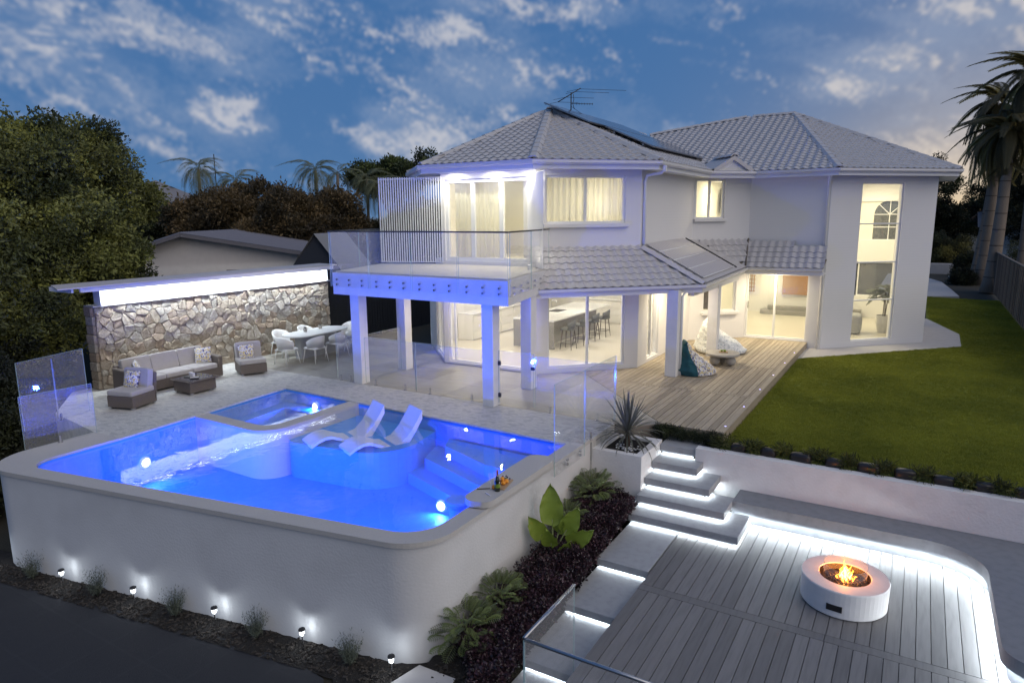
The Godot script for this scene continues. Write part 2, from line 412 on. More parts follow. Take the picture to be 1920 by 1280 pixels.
func make_sky() -> PanoramaSkyMaterial:
	var w := 1800; var h := 900
	var im := Image.create(w, h, false, Image.FORMAT_RGBF)
	var n := FastNoiseLite.new()
	n.noise_type = FastNoiseLite.TYPE_SIMPLEX_SMOOTH; n.frequency = 1.0; n.fractal_octaves = 6; n.fractal_gain = 0.60; n.seed = 12
	n.domain_warp_enabled = true; n.domain_warp_amplitude = 0.9; n.domain_warp_frequency = 0.7; n.domain_warp_fractal_octaves = 4
	var veil := FastNoiseLite.new()
	veil.noise_type = FastNoiseLite.TYPE_SIMPLEX_SMOOTH; veil.frequency = 1.0; veil.fractal_octaves = 5; veil.seed = 31
	veil.domain_warp_enabled = true; veil.domain_warp_amplitude = 0.9; veil.domain_warp_frequency = 0.6
	var big := FastNoiseLite.new()
	big.noise_type = FastNoiseLite.TYPE_SIMPLEX_SMOOTH; big.frequency = 1.0; big.fractal_octaves = 2; big.seed = 5
	# the larger cloud banks: azimuth, elevation, width, height, strength
	var banks := [[-35.0, 13.5, 6.0, 4.2, 0.95], [-39.5, 6.5, 4.5, 3.2, 0.85], [-33.5, 10.0, 4.5, 2.5, 0.55], [-50.5, 14.5, 3.6, 3.6, 0.75], [-61.0, 13.0, 6.0, 3.6, 0.42], [-56.0, 7.4, 6.0, 2.0, 0.55], [-66.0, 10.0, 4.0, 2.0, 0.30], [-6.0, 9.2, 3.4, 1.6, 0.85], [-1.8, 11.4, 3.8, 2.0, 0.85], [3.0, 13.5, 5.0, 3.0, 0.75], [1.0, 5.2, 5.0, 2.2, 0.65], [-24.0, 15.4, 3.0, 1.8, 0.65], [-17.3, 6.6, 1.1, 0.7, 0.7], [-16.0, 11.5, 6.0, 4.0, -0.35], [-45.0, 9.0, 3.0, 4.0, -0.22]]
	for y in h:
		var el := (0.5 - (y + 0.5) / h) * PI
		var ed := rad_to_deg(el)
		for x in w:
			var c: Color
			if ed < -1.0:
				c = Color(0.10, 0.11, 0.12)
			else:
				var az := wrapf((x + 0.5) / w * TAU, -PI, PI)
				var ad := rad_to_deg(az)
				var d := Vector3(sin(az) * cos(el), sin(el), -cos(az) * cos(el))
				var t := clampf(ed / 40.0, 0.0, 1.0)
				c = Color(0.095, 0.21, 0.41).lerp(Color(0.036, 0.128, 0.34), pow(t, 0.5))
				# afterglow low over the side where the sun went down
				var da := fposmod(ad - 7.0 + 180.0, 360.0) - 180.0
				var g := exp(-pow(da / 15.0, 2.0)) * exp(-maxf(ed, 0.0) / 6.0)
				c = c.lerp(Color(1.0, 0.74, 0.40), 0.95 * g)
				var cover := 0.34 * big.get_noise_3dv(Vector3(d.x, d.y * 2.0, d.z) * 1.9) - 0.12
				for b in banks:
					var ba := fposmod(ad - b[0] + 180.0, 360.0) - 180.0
					if absf(ba) < 24.0: cover += b[4] * exp(-pow(ba / b[2], 2.0) - pow((ed - b[1]) / b[3], 2.0))
				var q := Vector3(d.x, d.y * 2.3 + 0.75 * d.x, d.z * 0.9) * 6.0
				var s := n.get_noise_3dv(q)
				var v := veil.get_noise_3dv(Vector3(d.x, d.y * 2.0 + 0.25 * d.x, d.z) * 4.0)
				var thin := smoothstep(-0.2, 0.8, v * 0.9 + cover * 0.8) * 0.5
				var core := smoothstep(0.14, 0.85, s * 1.35 + cover * 0.50)
				var lit := clampf(0.42 + 1.7 * (s - n.get_noise_3dv(q + Vector3(0.10, -0.22, -0.10))) + 0.25 * s, 0.0, 1.0)
				var cc := Color(0.22, 0.30, 0.46).lerp(Color(0.58, 0.58, 0.62), lit)
				cc = cc.lerp(Color(1.0, 0.80, 0.55), 0.95 * exp(-pow(da / 17.0, 2.0)) * exp(-maxf(ed, 0.0) / 9.0))
				c = c.lerp(Color(0.27, 0.36, 0.53).lerp(cc, 0.35), thin)
				c = c.lerp(cc, core * 0.78)
			im.set_pixel(x, y, c)
	var m := PanoramaSkyMaterial.new()
	m.panorama = ImageTexture.create_from_image(im)
	return m

# ---------------------------------------------------------------- lights
func area_light(parent: Node3D, at: Vector3, dir: Vector3, along: Vector3, size: Vector2, energy: float, c := Color(0.93, 0.975, 1.0)):
	var l := AreaLight3D.new()
	l.name = "glow"
	l.area_size = size
	l.area_normalize_energy = true
	l.light_energy = energy; l.light_color = c
	l.area_range = 20.0
	l.shadow_enabled = true
	var z := -dir.normalized()
	var x := along.normalized()
	parent.add_child(l, true)
	l.global_transform = Transform3D(Basis(x, z.cross(x).normalized(), z), at)

func omni(parent: Node3D, at: Vector3, energy: float, c: Color, size := 0.05):
	var l := OmniLight3D.new()
	l.name = "glow"
	l.light_energy = energy; l.light_color = c; l.light_size = size
	l.omni_range = 25.0; l.omni_attenuation = 2.0
	l.shadow_enabled = true
	parent.add_child(l, true)
	l.global_position = at

# recessed ceiling light: a ring, a glowing disc and its light
func downlight(at: Vector3, energy: float, label: String, group: String, c := Color(1.0, 0.955, 0.86)):
	var t := thing("downlight", label, "light", at, 0.0, group)
	part(t, "ring", lathem([Vector2(0.045, 0.0), Vector2(0.045, -0.012), Vector2(0.062, -0.012), Vector2(0.062, 0.0)], 16), M.trim)
	part(t, "lamp_disc", lathem([Vector2(0.0, -0.004), Vector2(0.044, -0.004)], 16), M.lamp)
	var l := AreaLight3D.new()
	l.name = "glow"
	l.area_size = Vector2(0.09, 0.09)
	l.area_normalize_energy = true
	l.light_energy = energy; l.light_color = c
	l.area_range = 15.0
	l.shadow_enabled = true
	t.add_child(l, true)
	l.position = Vector3(0, -0.014, 0)
	l.rotation_degrees = Vector3(-90, 0, 0)

# ---------------------------------------------------------------- polygons
func V(a: Array) -> PackedVector2Array:
	var p := PackedVector2Array()
	for v in a: p.append(Vector2(v[0], v[1]))
	return p

# corners [x, z, radius] rounded with n steps
func rounded(a: Array, n := 10, closed := true) -> PackedVector2Array:
	var out := PackedVector2Array()
	for i in a.size():
		var p := Vector2(a[i][0], a[i][1])
		var r: float = a[i][2] if a[i].size() > 2 else 0.0
		if r <= 0.0 or (not closed and (i == 0 or i == a.size() - 1)):
			out.append(p); continue
		var u := (Vector2(a[(i - 1 + a.size()) % a.size()][0], a[(i - 1 + a.size()) % a.size()][1]) - p).normalized()
		var v := (Vector2(a[(i + 1) % a.size()][0], a[(i + 1) % a.size()][1]) - p).normalized()
		var half := absf(u.angle_to(v)) / 2.0
		var dist := r / tan(half)
		var ctr := p + (u + v).normalized() * r / sin(half)
		var a0 := (p + u * dist - ctr).angle(); var a1 := (p + v * dist - ctr).angle()
		var da := wrapf(a1 - a0, -PI, PI)
		for k in n + 1: out.append(ctr + Vector2.from_angle(a0 + da * k / n) * r)
	return out

func ribbon(b: MB, line: PackedVector2Array, y0: float, y1: float):
	for i in line.size() - 1:
		b.quad(Vector3(line[i].x, y0, line[i].y), Vector3(line[i + 1].x, y0, line[i + 1].y), Vector3(line[i + 1].x, y1, line[i + 1].y), Vector3(line[i].x, y1, line[i].y))

# strip of top surface between two plan lines with equal counts, with both edges
func band(b: MB, p: PackedVector2Array, q: PackedVector2Array, y0: float, y1: float):
	for i in p.size() - 1:
		var a := Vector3(p[i].x, y1, p[i].y); var c := Vector3(p[i + 1].x, y1, p[i + 1].y)
		var d := Vector3(q[i + 1].x, y1, q[i + 1].y); var e := Vector3(q[i].x, y1, q[i].y)
		var dn := Vector3(0, y0 - y1, 0)
		b.quad(a, c, d, e); b.quad(a + dn, e + dn, d + dn, c + dn)
	ribbon(b, p, y0, y1); ribbon(b, q, y0, y1)
	for i in [0, p.size() - 1]:
		b.quad(Vector3(p[i].x, y0, p[i].y), Vector3(p[i].x, y1, p[i].y), Vector3(q[i].x, y1, q[i].y), Vector3(q[i].x, y0, q[i].y))

# boards of a deck: strips along z, clipped to a plan polygon
func boards(parent: Node3D, poly: PackedVector2Array, x0: float, x1: float, pitch: float, cuts: Array, y: float, mats: Array, gap := 0.007):
	var x := x0
	var k := 0
	while x < x1:
		for c in cuts:
			var strip := V([[x + gap / 2, c[0]], [x + pitch - gap / 2, c[0]], [x + pitch - gap / 2, c[1]], [x + gap / 2, c[1]]])
			for piece in Geometry2D.intersect_polygons(poly, strip):
				if piece.size() > 2:
					part(parent, "board", prismm(piece, y - 0.025, y + rnd(-0.001, 0.001)), mats[rng.randi() % mats.size()])
		x += pitch
		k += 1

# ---------------------------------------------------------------- ground
func build_ground():
	var far := MB.new()
	# upper land behind the garden wall, lower land in front of it
	far.quad(Vector3(-500, -0.32, -12.62), Vector3(500, -0.32, -12.62), Vector3(500, -0.32, -900), Vector3(-500, -0.32, -900))
	far.quad(Vector3(-500, -1.82, -12.62), Vector3(500, -1.82, -12.62), Vector3(500, -1.82, 80), Vector3(-500, -1.82, 80))
	far.quad(Vector3(-500, -1.82, -12.62), Vector3(-500, -0.32, -12.62), Vector3(500, -0.32, -12.62), Vector3(500, -1.82, -12.62))
	struct("ground", far.mesh(), M.soil)
	struct("lawn", prismm(V([[-3.0, -12.7], [3.55, -12.7], [3.6, -42.0], [0.42, -42.6], [0.42, -33.6], [1.46, -29.6], [1.42, -26.85], [-3.0, -22.2]]), -0.34, -0.2), M.lawn)
	struct("side_path", prismm(V([[-3.02, -22.2], [1.42, -26.85], [1.46, -29.6], [0.42, -33.5], [0.2, -33.5], [0.2, -27.0], [-2.6, -24.2], [-3.02, -24.2]]), -0.34, -0.19), M.cement)
	struct("back_path", prismm(V([[0.3, -42.6], [1.95, -43.2], [1.7, -47], [1.3, -52], [0.3, -56], [-2.0, -58], [-2.0, -44]]), -0.34, -0.17), M.cement)
	struct("driveway", prismm(V([[-40, -3.2], [-15.0, -4.2], [-12.9, -4.55], [-11.3, -4.88], [-9.6, -5.2], [-8.0, -5.48], [-7.0, -5.62], [-6.3, -5.55], [-5.9, -5.2], [-5.6, -4.4], [-5.4, 6], [-40, 6]]), -1.84, -1.775), M.asphalt)
	# mulch along the foot of the pool wall
	var b := MB.new(true)
	var nz := FastNoiseLite.new(); nz.frequency = 2.5; nz.seed = 3
	var f := func(x: float, z: float) -> Vector3: return Vector3(x, -1.77 + 0.035 * nz.get_noise_2d(x * 3.0, z * 3.0), z)
	for i in 110:
		for j in 10:
			var xa := -15.5 + i * 0.1; var xb := xa + 0.1
			var za := func(x: float, k: int) -> float: return lerpf(-4.75 - 0.178 * (x + 14.0) - 0.35, -4.62 - 0.165 * (x + 13.2) + (0.16 if x < -6.2 else 0.16 + (x + 6.2) * 0.9), k / 10.0)
			b.quad(f.call(xa, za.call(xa, j)), f.call(xb, za.call(xb, j)), f.call(xb, za.call(xb, j + 1)), f.call(xa, za.call(xa, j + 1)))
	struct("mulch_strip", b.mesh(), M.mulch)
	# sloping planting bed between the pool and the stepping slabs
	b = MB.new(true)
	var g := func(x: float, z: float) -> Vector3:
		return Vector3(x, lerpf(-1.0, -1.72, clampf((z + 11.4) / 4.9, 0, 1)) + 0.05 * nz.get_noise_2d(x * 3.0, z * 3.0) + (0.0 if z < -6.0 else -0.03), z)
	for i in 14:
		for j in 75:
			var xa := -5.25 + i * (0.0805 if j < 57 else 0.155); var z0 := -11.55 + j * 0.1
			b.quad(g.call(xa, z0), g.call(xa + (0.0805 if j < 57 else 0.155), z0), g.call(xa + (0.0805 if j < 57 else 0.155), z0 + 0.1), g.call(xa, z0 + 0.1))
	struct("planting_bed", b.mesh(), M.mulch)
	struct("stepping_slab", prismm(V([[-5.3, -6.32], [-4.72, -6.34], [-4.6, -5.6], [-5.45, -5.6]]), -1.8, -1.69), M.cement)
	# loose chips of bark on the mulch
	var chips := []; var cols := []
	for i in 5200:
		var p: Vector3
		if i < 2200:
			var x := rnd(-15.0, -5.2)
			p = f.call(x, rnd(-4.75 - 0.178 * (x + 14.0) - 0.02, -4.62 - 0.165 * (x + 13.2) + 0.14))
		else: p = g.call(rnd(-5.12, -4.15), rnd(-11.4, -4.6))
		var q := Basis.from_euler(Vector3(rnd(-0.5, 0.5), rnd(0, TAU), rnd(-0.5, 0.5))).scaled(Vector3.ONE * rnd(0.5, 1.3))
		chips.append(Transform3D(q, p + Vector3(0, 0.006, 0)))
		cols.append(Color(0.05, 0.042, 0.036) * rnd(0.3, 1.1))
	var o := scatter(self, "bark_chips", boxm(Vector3(0.05, 0.012, 0.022)), M.chip, chips, cols)
	o.set_meta("kind", "stuff"); tag(o, "dark bark chips lying on the planting beds", "mulch")

# ---------------------------------------------------------------- pool
var pool_in: PackedVector2Array
func build_pool():
	var outer := rounded([[-14.0, -6.9], [-14.0, -4.75, 0.8], [-5.12, -6.33, 0.75], [-5.12, -11.46]], 12, false)
	var inner := rounded([[-13.15, -6.9], [-13.15, -5.22, 0.4], [-5.4, -6.6, 0.6], [-5.4, -11.46]], 12, false)
	var line := rounded([[-13.5, -11.3], [-13.15, -6.9], [-13.15, -5.22, 0.4], [-5.4, -6.6, 0.6], [-5.4, -10.95]], 12, false)
	pool_in = line
	var t := thing("swimming_pool", "raised white walled swimming pool with grey stone coping glowing blue", "pool")
	var b := MB.new(true)
	var ro := rounded([[-13.96, -7.3], [-13.96, -4.79, 0.77], [-5.16, -6.36, 0.72], [-5.16, -11.46]], 14, false)
	ribbon(b, ro, -1.95, -0.05)
	part(t, "wall", b.mesh(), M.poolwall)
	b = MB.new()
	band(b, outer, inner, -0.06, 0.012)
	part(t, "coping", b.mesh(), M.coping)
	# inside shell
	b = MB.new(true)
	var ring: PackedVector2Array = Geometry2D.offset_polygon(line, -0.012)[0]
	ring.append(ring[0])
	ribbon(b, ring, -1.45, -0.03)
	part(t, "shell_wall", b.mesh(), M.pooltile)
	part(t, "floor", prismm(Geometry2D.offset_polygon(line, -0.02)[0], -1.2, -1.05), M.pooltile)
	# deep entry steps along the far wall and a bench seat under the bar
	for k in 3:
		part(t, "entry_step", prismm(V([[-8.9 + 0.35 * k, -11.0], [-5.42, -10.9], [-5.42, -9.25 - 0.42 * k], [-6.5 - 0.1 * k, -9.25 - 0.42 * k], [-8.6 + 0.3 * k, -10.0 - 0.30 * k]]), -1.2, -0.82 + 0.22 * k), M.pooltile)
	part(t, "sun_ledge", prismm(rounded([[-11.0, -11.2], [-11.0, -9.0, 0.3], [-8.3, -9.35, 0.9], [-8.6, -11.05]], 8), -1.2, -0.30), M.pooltile)
	part(t, "underwater_stool", lathem([Vector2(0, -0.42), Vector2(0.2, -0.42), Vector2(0.22, -0.45), Vector2(0.2, -0.5), Vector2(0.14, -0.55), Vector2(0.14, -1.1)], 28), M.pooltile, Vector3(-6.28, 0, -8.62))
	# spa in the far corner behind a low curved wall
	var so := rounded([[-13.28, -8.62], [-10.93, -8.56, 0.55], [-10.9, -11.2]], 12, false)
	var si := rounded([[-13.3, -8.95], [-11.24, -8.9, 0.35], [-11.22, -11.2]], 12, false)
	b = MB.new(); band(b, so, si, -1.42, -0.015)
	part(t, "spa_wall", b.mesh(), M.coping)
	part(t, "spa_floor", prismm(V([[-13.5, -11.28], [-13.28, -8.9], [-11.2, -8.85], [-11.18, -11.2]]), -1.2, -0.62), M.pooltile)
	b = MB.new(); band(b, rounded([[-13.3, -9.0], [-13.48, -11.26], [-11.24, -11.18]], 2, false), rounded([[-12.9, -9.0], [-13.05, -10.85], [-11.24, -10.8]], 2, false), -0.7, -0.34)
	part(t, "spa_seat", b.mesh(), M.pooltile)
	# raised bar slab on the side wall
	var bar := rounded([[-5.53, -7.62, 0.19], [-5.07, -7.72, 0.19], [-5.07, -9.95, 0.2], [-5.56, -9.85, 0.2]], 10)
	part(t, "bar_top", prismm(bar, 0.03, 0.125), M.coping)
	struct("pool_water", prismm(PackedVector2Array(line), -0.0502, -0.05), M.water)
	var wm := MB.new()
	var idx := Geometry2D.triangulate_polygon(line)
	for i in range(0, idx.size(), 3):
		wm.tri(Vector3(line[idx[i]].x, -0.05, line[idx[i]].y), Vector3(line[idx[i + 1]].x, -0.05, line[idx[i + 1]].y), Vector3(line[idx[i + 2]].x, -0.05, line[idx[i + 2]].y))
	get_node("pool_water").mesh = wm.mesh()
	# underwater lamps
	var spots := [[Vector3(-13.13, -0.62, -7.35), Vector3(1, 0, 0), "round underwater lamp glowing on the long side wall of the pool", 8.0],
		[Vector3(-7.05, -0.92, -9.19), Vector3(0.1, 0.1, 1), "round underwater lamp glowing beside the pool entry steps", 5.0],
		[Vector3(-12.35, -0.30, -11.2), Vector3(0, 0, 1), "round underwater lamp glowing in the spa corner", 8.0],
		[Vector3(-10.9, -0.62, -5.66), Vector3(0.12, 0.55, -1), "round underwater lamp in the inner face of the pool's front wall", 38.0],
		[Vector3(-7.6, -0.62, -6.25), Vector3(0.12, 0.55, -1), "round underwater lamp in the inner face of the pool's front wall", 38.0]]
	for s in spots:
		var lt := thing("pool_lamp", s[2], "lamp", s[0], 0.0, "underwater pool lamps")
		lt.basis = Basis(Quaternion(Vector3.UP, (s[1] as Vector3).normalized()))
		part(lt, "rim", lathem([Vector2(0.085, 0.0), Vector2(0.085, 0.03), Vector2(0.11, 0.025), Vector2(0.12, 0.0)], 20), M.trim)
		part(lt, "lens", lathem([Vector2(0.0, 0.035), Vector2(0.05, 0.03), Vector2(0.085, 0.015)], 20), M.poollamp)
		var nd := (s[1] as Vector3).normalized()
		area_light(lt, s[0] + nd * 0.045, nd, nd.cross(Vector3.UP).normalized(), Vector2(0.14, 0.14), s[3], POOL_C)

const POOL_C := Color(0.17, 0.35, 1.0)

# ---------------------------------------------------------------- lower garden: wall, stairs, ledge, fire pit deck
# a glowing strip from a to b (plan points) at height y, shining along dir
func led_strip(parent: Node3D, a: Vector2, b: Vector2, y: float, dir: Vector3, energy_per_m: float):
	var mid := (a + b) / 2.0
	var al := Vector3(b.x - a.x, 0, b.y - a.y)
	var len_ := al.length()
	var q := Basis(al.normalized(), Vector3.UP, al.normalized().cross(Vector3.UP))
	part(parent, "led_strip", boxm(Vector3(len_, 0.012, 0.016), Vector3.ZERO, q), M.led, Vector3(mid.x, y, mid.y) - parent.position)
	area_light(parent, Vector3(mid.x, y, mid.y) + dir.normalized() * 0.014, dir, al, Vector2(len_, 0.016), energy_per_m * len_)

func build_lower_garden():
	# white retaining wall under the lawn
	var w := thing("retaining_wall", "long white rendered retaining wall holding up the lawn", "wall")
	part(w, "wall_face", prismm(V([[-3.4, -12.66], [-3.4, -12.46], [9, -12.46], [9, -12.66]]), -1.5, -0.2), M.render)
	# planter box with its rim
	var p := thing("planter_box", "square white rendered planter beside the lit stairs", "planter")
	part(p, "wall_front", prismm(V([[-5.12, -11.62], [-5.12, -11.48], [-4.13, -11.48], [-4.13, -11.62]]), -1.5, -0.2), M.render)
	part(p, "wall_side", prismm(V([[-4.27, -11.62], [-4.13, -11.62], [-4.13, -12.66], [-4.27, -12.66]]), -1.5, -0.2), M.render)
	part(p, "wall_side", prismm(V([[-5.12, -11.62], [-4.98, -11.62], [-4.98, -12.66], [-5.12, -12.66]]), -1.5, -0.2), M.render)
	part(p, "wall_back", prismm(V([[-4.98, -12.5], [-4.27, -12.5], [-4.27, -12.66], [-4.98, -12.66]]), -1.5, -0.2), M.render)
	part(p, "soil", prismm(V([[-4.98, -12.5], [-4.27, -12.5], [-4.27, -11.62], [-4.98, -11.62]]), -0.6, -0.25), M.mulch)
	for i in 46:
		var pb := MB.new(true)
		pb.cushion(Vector3.ZERO, Vector3(rnd(0.03, 0.06), rnd(0.02, 0.035), rnd(0.03, 0.05)), Basis(), 0.9, 0.9, 8, 5)
		part(p, "pebble", pb.mesh(), M.pebble, Vector3(-4.6 + rng.randfn(0, 0.13), -0.24, -11.98 + rng.randfn(0, 0.13)), Basis(Vector3.UP, rnd(0, TAU)))
	# floating stair treads, lit from under their noses
	var s := thing("garden_stairs", "grey floating garden stairs with white light strips under each tread", "stairs")
	var T := [[-4.12, -3.38, -12.51, -13.36, -0.25], [-4.12, -3.24, -12.03, -12.56, -0.45], [-4.12, -2.90, -11.65, -12.46, -0.65], [-4.12, -2.53, -11.25, -12.0, -0.85], [-4.12, -2.20, -10.85, -11.8, -1.05]]
	for k in 5:
		var a = T[k]
		part(s, "tread", cboxm(Vector3(a[1] - a[0], 0.135, a[2] - a[3]), 0.006), M.stepstone, Vector3((a[0] + a[1]) / 2, a[4] - 0.0675, (a[2] + a[3]) / 2))
		part(s, "riser", prismm(V([[a[0] + 0.02, a[3]], [a[1] - 0.09, a[3]], [a[1] - 0.09, a[2] - 0.09], [a[0] + 0.02, a[2] - 0.09]]), a[4] - 0.21, a[4] - 0.136), M.stepstone)
		led_strip(s, Vector2(a[0] + 0.02, a[2] - 0.07), Vector2(a[1] - 0.06, a[2] - 0.07), a[4] - 0.143, Vector3(0, -1, 0.55), LED_E)
		if k > 0: led_strip(s, Vector2(a[1] - 0.07, a[2] - 0.07), Vector2(a[1] - 0.07, maxf(a[3], -12.44 if k < 3 else -11.8)), a[4] - 0.143, Vector3(0.55, -1, 0), LED_E)
	# broad stepping platforms running down beside the deck
	var S := [[-9.41, -10.92, -1.25], [-8.23, -9.50, -1.42], [-7.02, -8.32, -1.59], [-5.75, -7.11, -1.76]]
	for k in 4:
		var a = S[k]
		part(s, "platform", cboxm(Vector3(0.88, 0.12, a[0] - a[1]), 0.006), M.stepstone, Vector3(-3.665, a[2] - 0.06, (a[0] + a[1]) / 2))
		part(s, "riser", prismm(V([[-4.09, a[1]], [-3.24, a[1]], [-3.24, a[0] - 0.09], [-4.09, a[0] - 0.09]]), a[2] - 0.3, a[2] - 0.121), M.stepstone)
		if k < 3: led_strip(s, Vector2(-4.08, a[0] - 0.07), Vector2(-3.25, a[0] - 0.07), a[2] - 0.128, Vector3(0, -1, 0.7), LED_E * 0.8)
	part(s, "stub", prismm(V([[-4.42, -11.42], [-4.14, -11.42], [-4.14, -11.05], [-4.42, -11.05]]), -1.3, -0.98), M.stepstone)
	# ledge that wraps round the fire pit deck
	var edge := rounded([[-2.53, -11.83], [1.22, -11.83, 0.75], [1.22, -9.0, 0.35], [3.2, -8.2]], 12, false)
	var poly := PackedVector2Array(edge)
	for v in [[9, -8.2], [9, -12.45], [-2.53, -12.45]]: poly.append(Vector2(v[0], v[1]))
	var l := thing("stone_ledge", "wide dark grey ledge curving round the fire pit deck over a white light strip", "ledge")
	part(l, "seat_slab", prismm(poly, -1.03, -0.85), M.bench)
	var back := PackedVector2Array()
	for i in edge.size():
		var d := (edge[mini(i + 1, edge.size() - 1)] - edge[maxi(i - 1, 0)]).normalized()
		back.append(edge[i] + Vector2(d.y, -d.x) * 0.10)
	var rb := MB.new(true); ribbon(rb, back, -1.3, -1.03)
	part(l, "plinth", rb.mesh(), M.bench)
	var i0 := 0
	while i0 < edge.size() - 1:
		var i1 := mini(i0 + (1 if (edge[i0 + 1] - edge[i0]).length() > 0.5 else 3), edge.size() - 1)
		var d := (edge[i1] - edge[i0]).normalized()
		var nrm := Vector2(d.y, -d.x)
		led_strip(l, edge[i0] + nrm * 0.06, edge[i1] + nrm * 0.06, -1.04, Vector3(-nrm.x * 0.9, -1, -nrm.y * 0.9), LED_E * 4.0)
		i0 = i1
	# the deck itself
	var dk := struct("fire_pit_deck", prismm(V([[-3.2, -11.9], [3.2, -11.9], [3.2, -4.6], [-3.2, -4.6]]), -1.9, -1.29), M.under)
	var area := PackedVector2Array([Vector2(-3.2, -11.9)])
	for v in back: area.append(v)
	for v in [[3.2, -4.7], [-3.2, -4.7]]: area.append(Vector2(v[0], v[1]))
	var gm := [M.greydeck0, M.greydeck1, M.greydeck2, M.greydeck3]
	boards(dk, area, -3.2, 3.2, 0.17, [[-12.0, -9.04], [-8.87, -4.7]], -1.25, gm, 0.009)
	for seg in [[-3.2, -0.66], [-0.652, 3.1]]:
		part(dk, "board", prismm(V([[seg[0], -9.033], [seg[1], -9.033], [seg[1], -8.877], [seg[0], -8.877]]), -1.275, -1.25), M.greydeck0)
	# glass balustrade with a metal rail
	var g := thing("deck_balustrade", "frameless glass balustrade with slim metal handrail round the fire pit deck", "balustrade")
	for q in [[Vector2(-3.31, -5.69), Vector2(-3.31, -6.93)], [Vector2(-3.29, -5.68), Vector2(-1.6, -5.68)], [Vector2(-1.57, -5.68), Vector2(0.5, -5.68)]]:
		glass_panel(g, q[0], q[1], -1.6, -0.27)
		part(g, "handrail", tubem([Vector3(q[0].x, -0.25, q[0].y), Vector3(q[1].x, -0.25, q[1].y)], 0.021, 10), M.alu)

const LED_E := 0.42

# upright glass pane between two plan points
func glass_panel(parent: Node3D, a: Vector2, b: Vector2, y0: float, y1: float, called := "glass_panel") -> MeshInstance3D:
	var d := (b - a).normalized()
	var q := Basis(Vector3(d.x, 0, d.y), Vector3.UP, Vector3(d.x, 0, d.y).cross(Vector3.UP))
	var o := part(parent, called, boxm(Vector3((b - a).length(), y1 - y0, 0.012)), M.glass, Vector3((a.x + b.x) / 2, (y0 + y1) / 2, (a.y + b.y) / 2) - parent.position, q)
	part(o, "edge", boxm(Vector3((b - a).length(), 0.004, 0.014)), M.glassedge, Vector3(0, (y1 - y0) / 2 + 0.003, 0))
	for e in [-1, 1]:
		part(o, "edge", boxm(Vector3(0.004, y1 - y0, 0.014)), M.glassedge, Vector3(e * ((b - a).length() / 2 + 0.003), 0, 0))
	return o

# ---------------------------------------------------------------- the house
# a wall from a to b (plan), outside to the left of the direction turned; openings are [s0, s1, y0, y1] along it
func wall(b: MB, p: Vector2, q: Vector2, y0: float, y1: float, holes: Array, th := 0.22):
	var d := (q - p).normalized()
	var n := Vector2(-d.y, d.x)
	var L := (q - p).length()
	var xs := [0.0, L]
	for h in holes: xs.append(h[0]); xs.append(h[1])
	xs.sort()
	for i in xs.size() - 1:
		if xs[i + 1] - xs[i] < 1e-3: continue
		var m: float = (xs[i] + xs[i + 1]) / 2
		var ys := [[y0, y1]]
		for h in holes:
			if h[0] < m and m < h[1]:
				var nys := []
				for y in ys:
					if h[3] <= y[0] or h[2] >= y[1]: nys.append(y); continue
					if h[2] > y[0]: nys.append([y[0], h[2]])
					if h[3] < y[1]: nys.append([h[3], y[1]])
				ys = nys
		for y in ys:
			var c := p + d * m - n * th / 2
			b.box(Vector3(c.x, (y[0] + y[1]) / 2, c.y), Vector3(xs[i + 1] - xs[i], y[1] - y[0], th), Basis(Vector3(d.x, 0, d.y), Vector3.UP, Vector3(d.x, 0, d.y).cross(Vector3.UP)))

# window or door in a wall: frame, mullions at fractions, transoms at fractions, panes, sill
func glazing(parent: Node3D, called: String, p: Vector2, q: Vector2, hole: Array, mull: Array, trans := [], fw := 0.05, sill := false) -> Node3D:
	var d := (q - p).normalized()
	var n := Vector2(-d.y, d.x)
	var ax := Basis(Vector3(d.x, 0, d.y), Vector3.UP, Vector3(d.x, 0, d.y).cross(Vector3.UP))
	var w: float = hole[1] - hole[0]; var h: float = hole[3] - hole[2]
	var c: Vector2 = p + d * (hole[0] + hole[1]) / 2 - n * 0.10
	var o := group_part(parent, called, Vector3(c.x, (hole[2] + hole[3]) / 2, c.y), ax)
	var f := MB.new()
	for e in [-1, 1]:
		f.cbox(Vector3(e * (w / 2 - fw / 2), 0, 0), Vector3(fw, h, 0.09), 0.004)
		f.cbox(Vector3(0, e * (h / 2 - fw / 2), 0), Vector3(w - 2 * fw, fw, 0.09), 0.004)
	for m in mull: f.cbox(Vector3((m - 0.5) * w, 0, 0), Vector3(fw * 1.25, h - 2 * fw, 0.085), 0.004)
	var us := [-w / 2 + fw]
	for m in mull: us.append((m - 0.5) * w - fw * 0.62); us.append((m - 0.5) * w + fw * 0.62)
	us.append(w / 2 - fw)
	var vs := [-h / 2 + fw]
	for t in trans: vs.append((t - 0.5) * h - 0.02); vs.append((t - 0.5) * h + 0.02)
	vs.append(h / 2 - fw)
	for t in trans:
		for i in range(0, us.size(), 2):
			f.cbox(Vector3((us[i] + us[i + 1]) / 2, (t - 0.5) * h, 0), Vector3(us[i + 1] - us[i], 0.04, 0.07), 0.004)
	part(o, "frame", f.mesh(), M.frame)
	for i in range(0, us.size(), 2):
		for j in range(0, vs.size(), 2):
			part(o, "pane", boxm(Vector3(us[i + 1] - us[i], vs[j + 1] - vs[j], 0.006)), M.glass, Vector3((us[i] + us[i + 1]) / 2, (vs[j] + vs[j + 1]) / 2, 0.005 * (i / 2)))
	if sill: part(o, "sill", cboxm(Vector3(w + 0.14, 0.10, 0.17), 0.008), M.render, Vector3(0, -h / 2 - 0.055, -0.07 if false else 0.13 * sill_side(ax, n)))
	return o

func sill_side(ax: Basis, n: Vector2) -> float: return 1.0 if ax.z.dot(Vector3(n.x, 0, n.y)) > 0.0 else -1.0

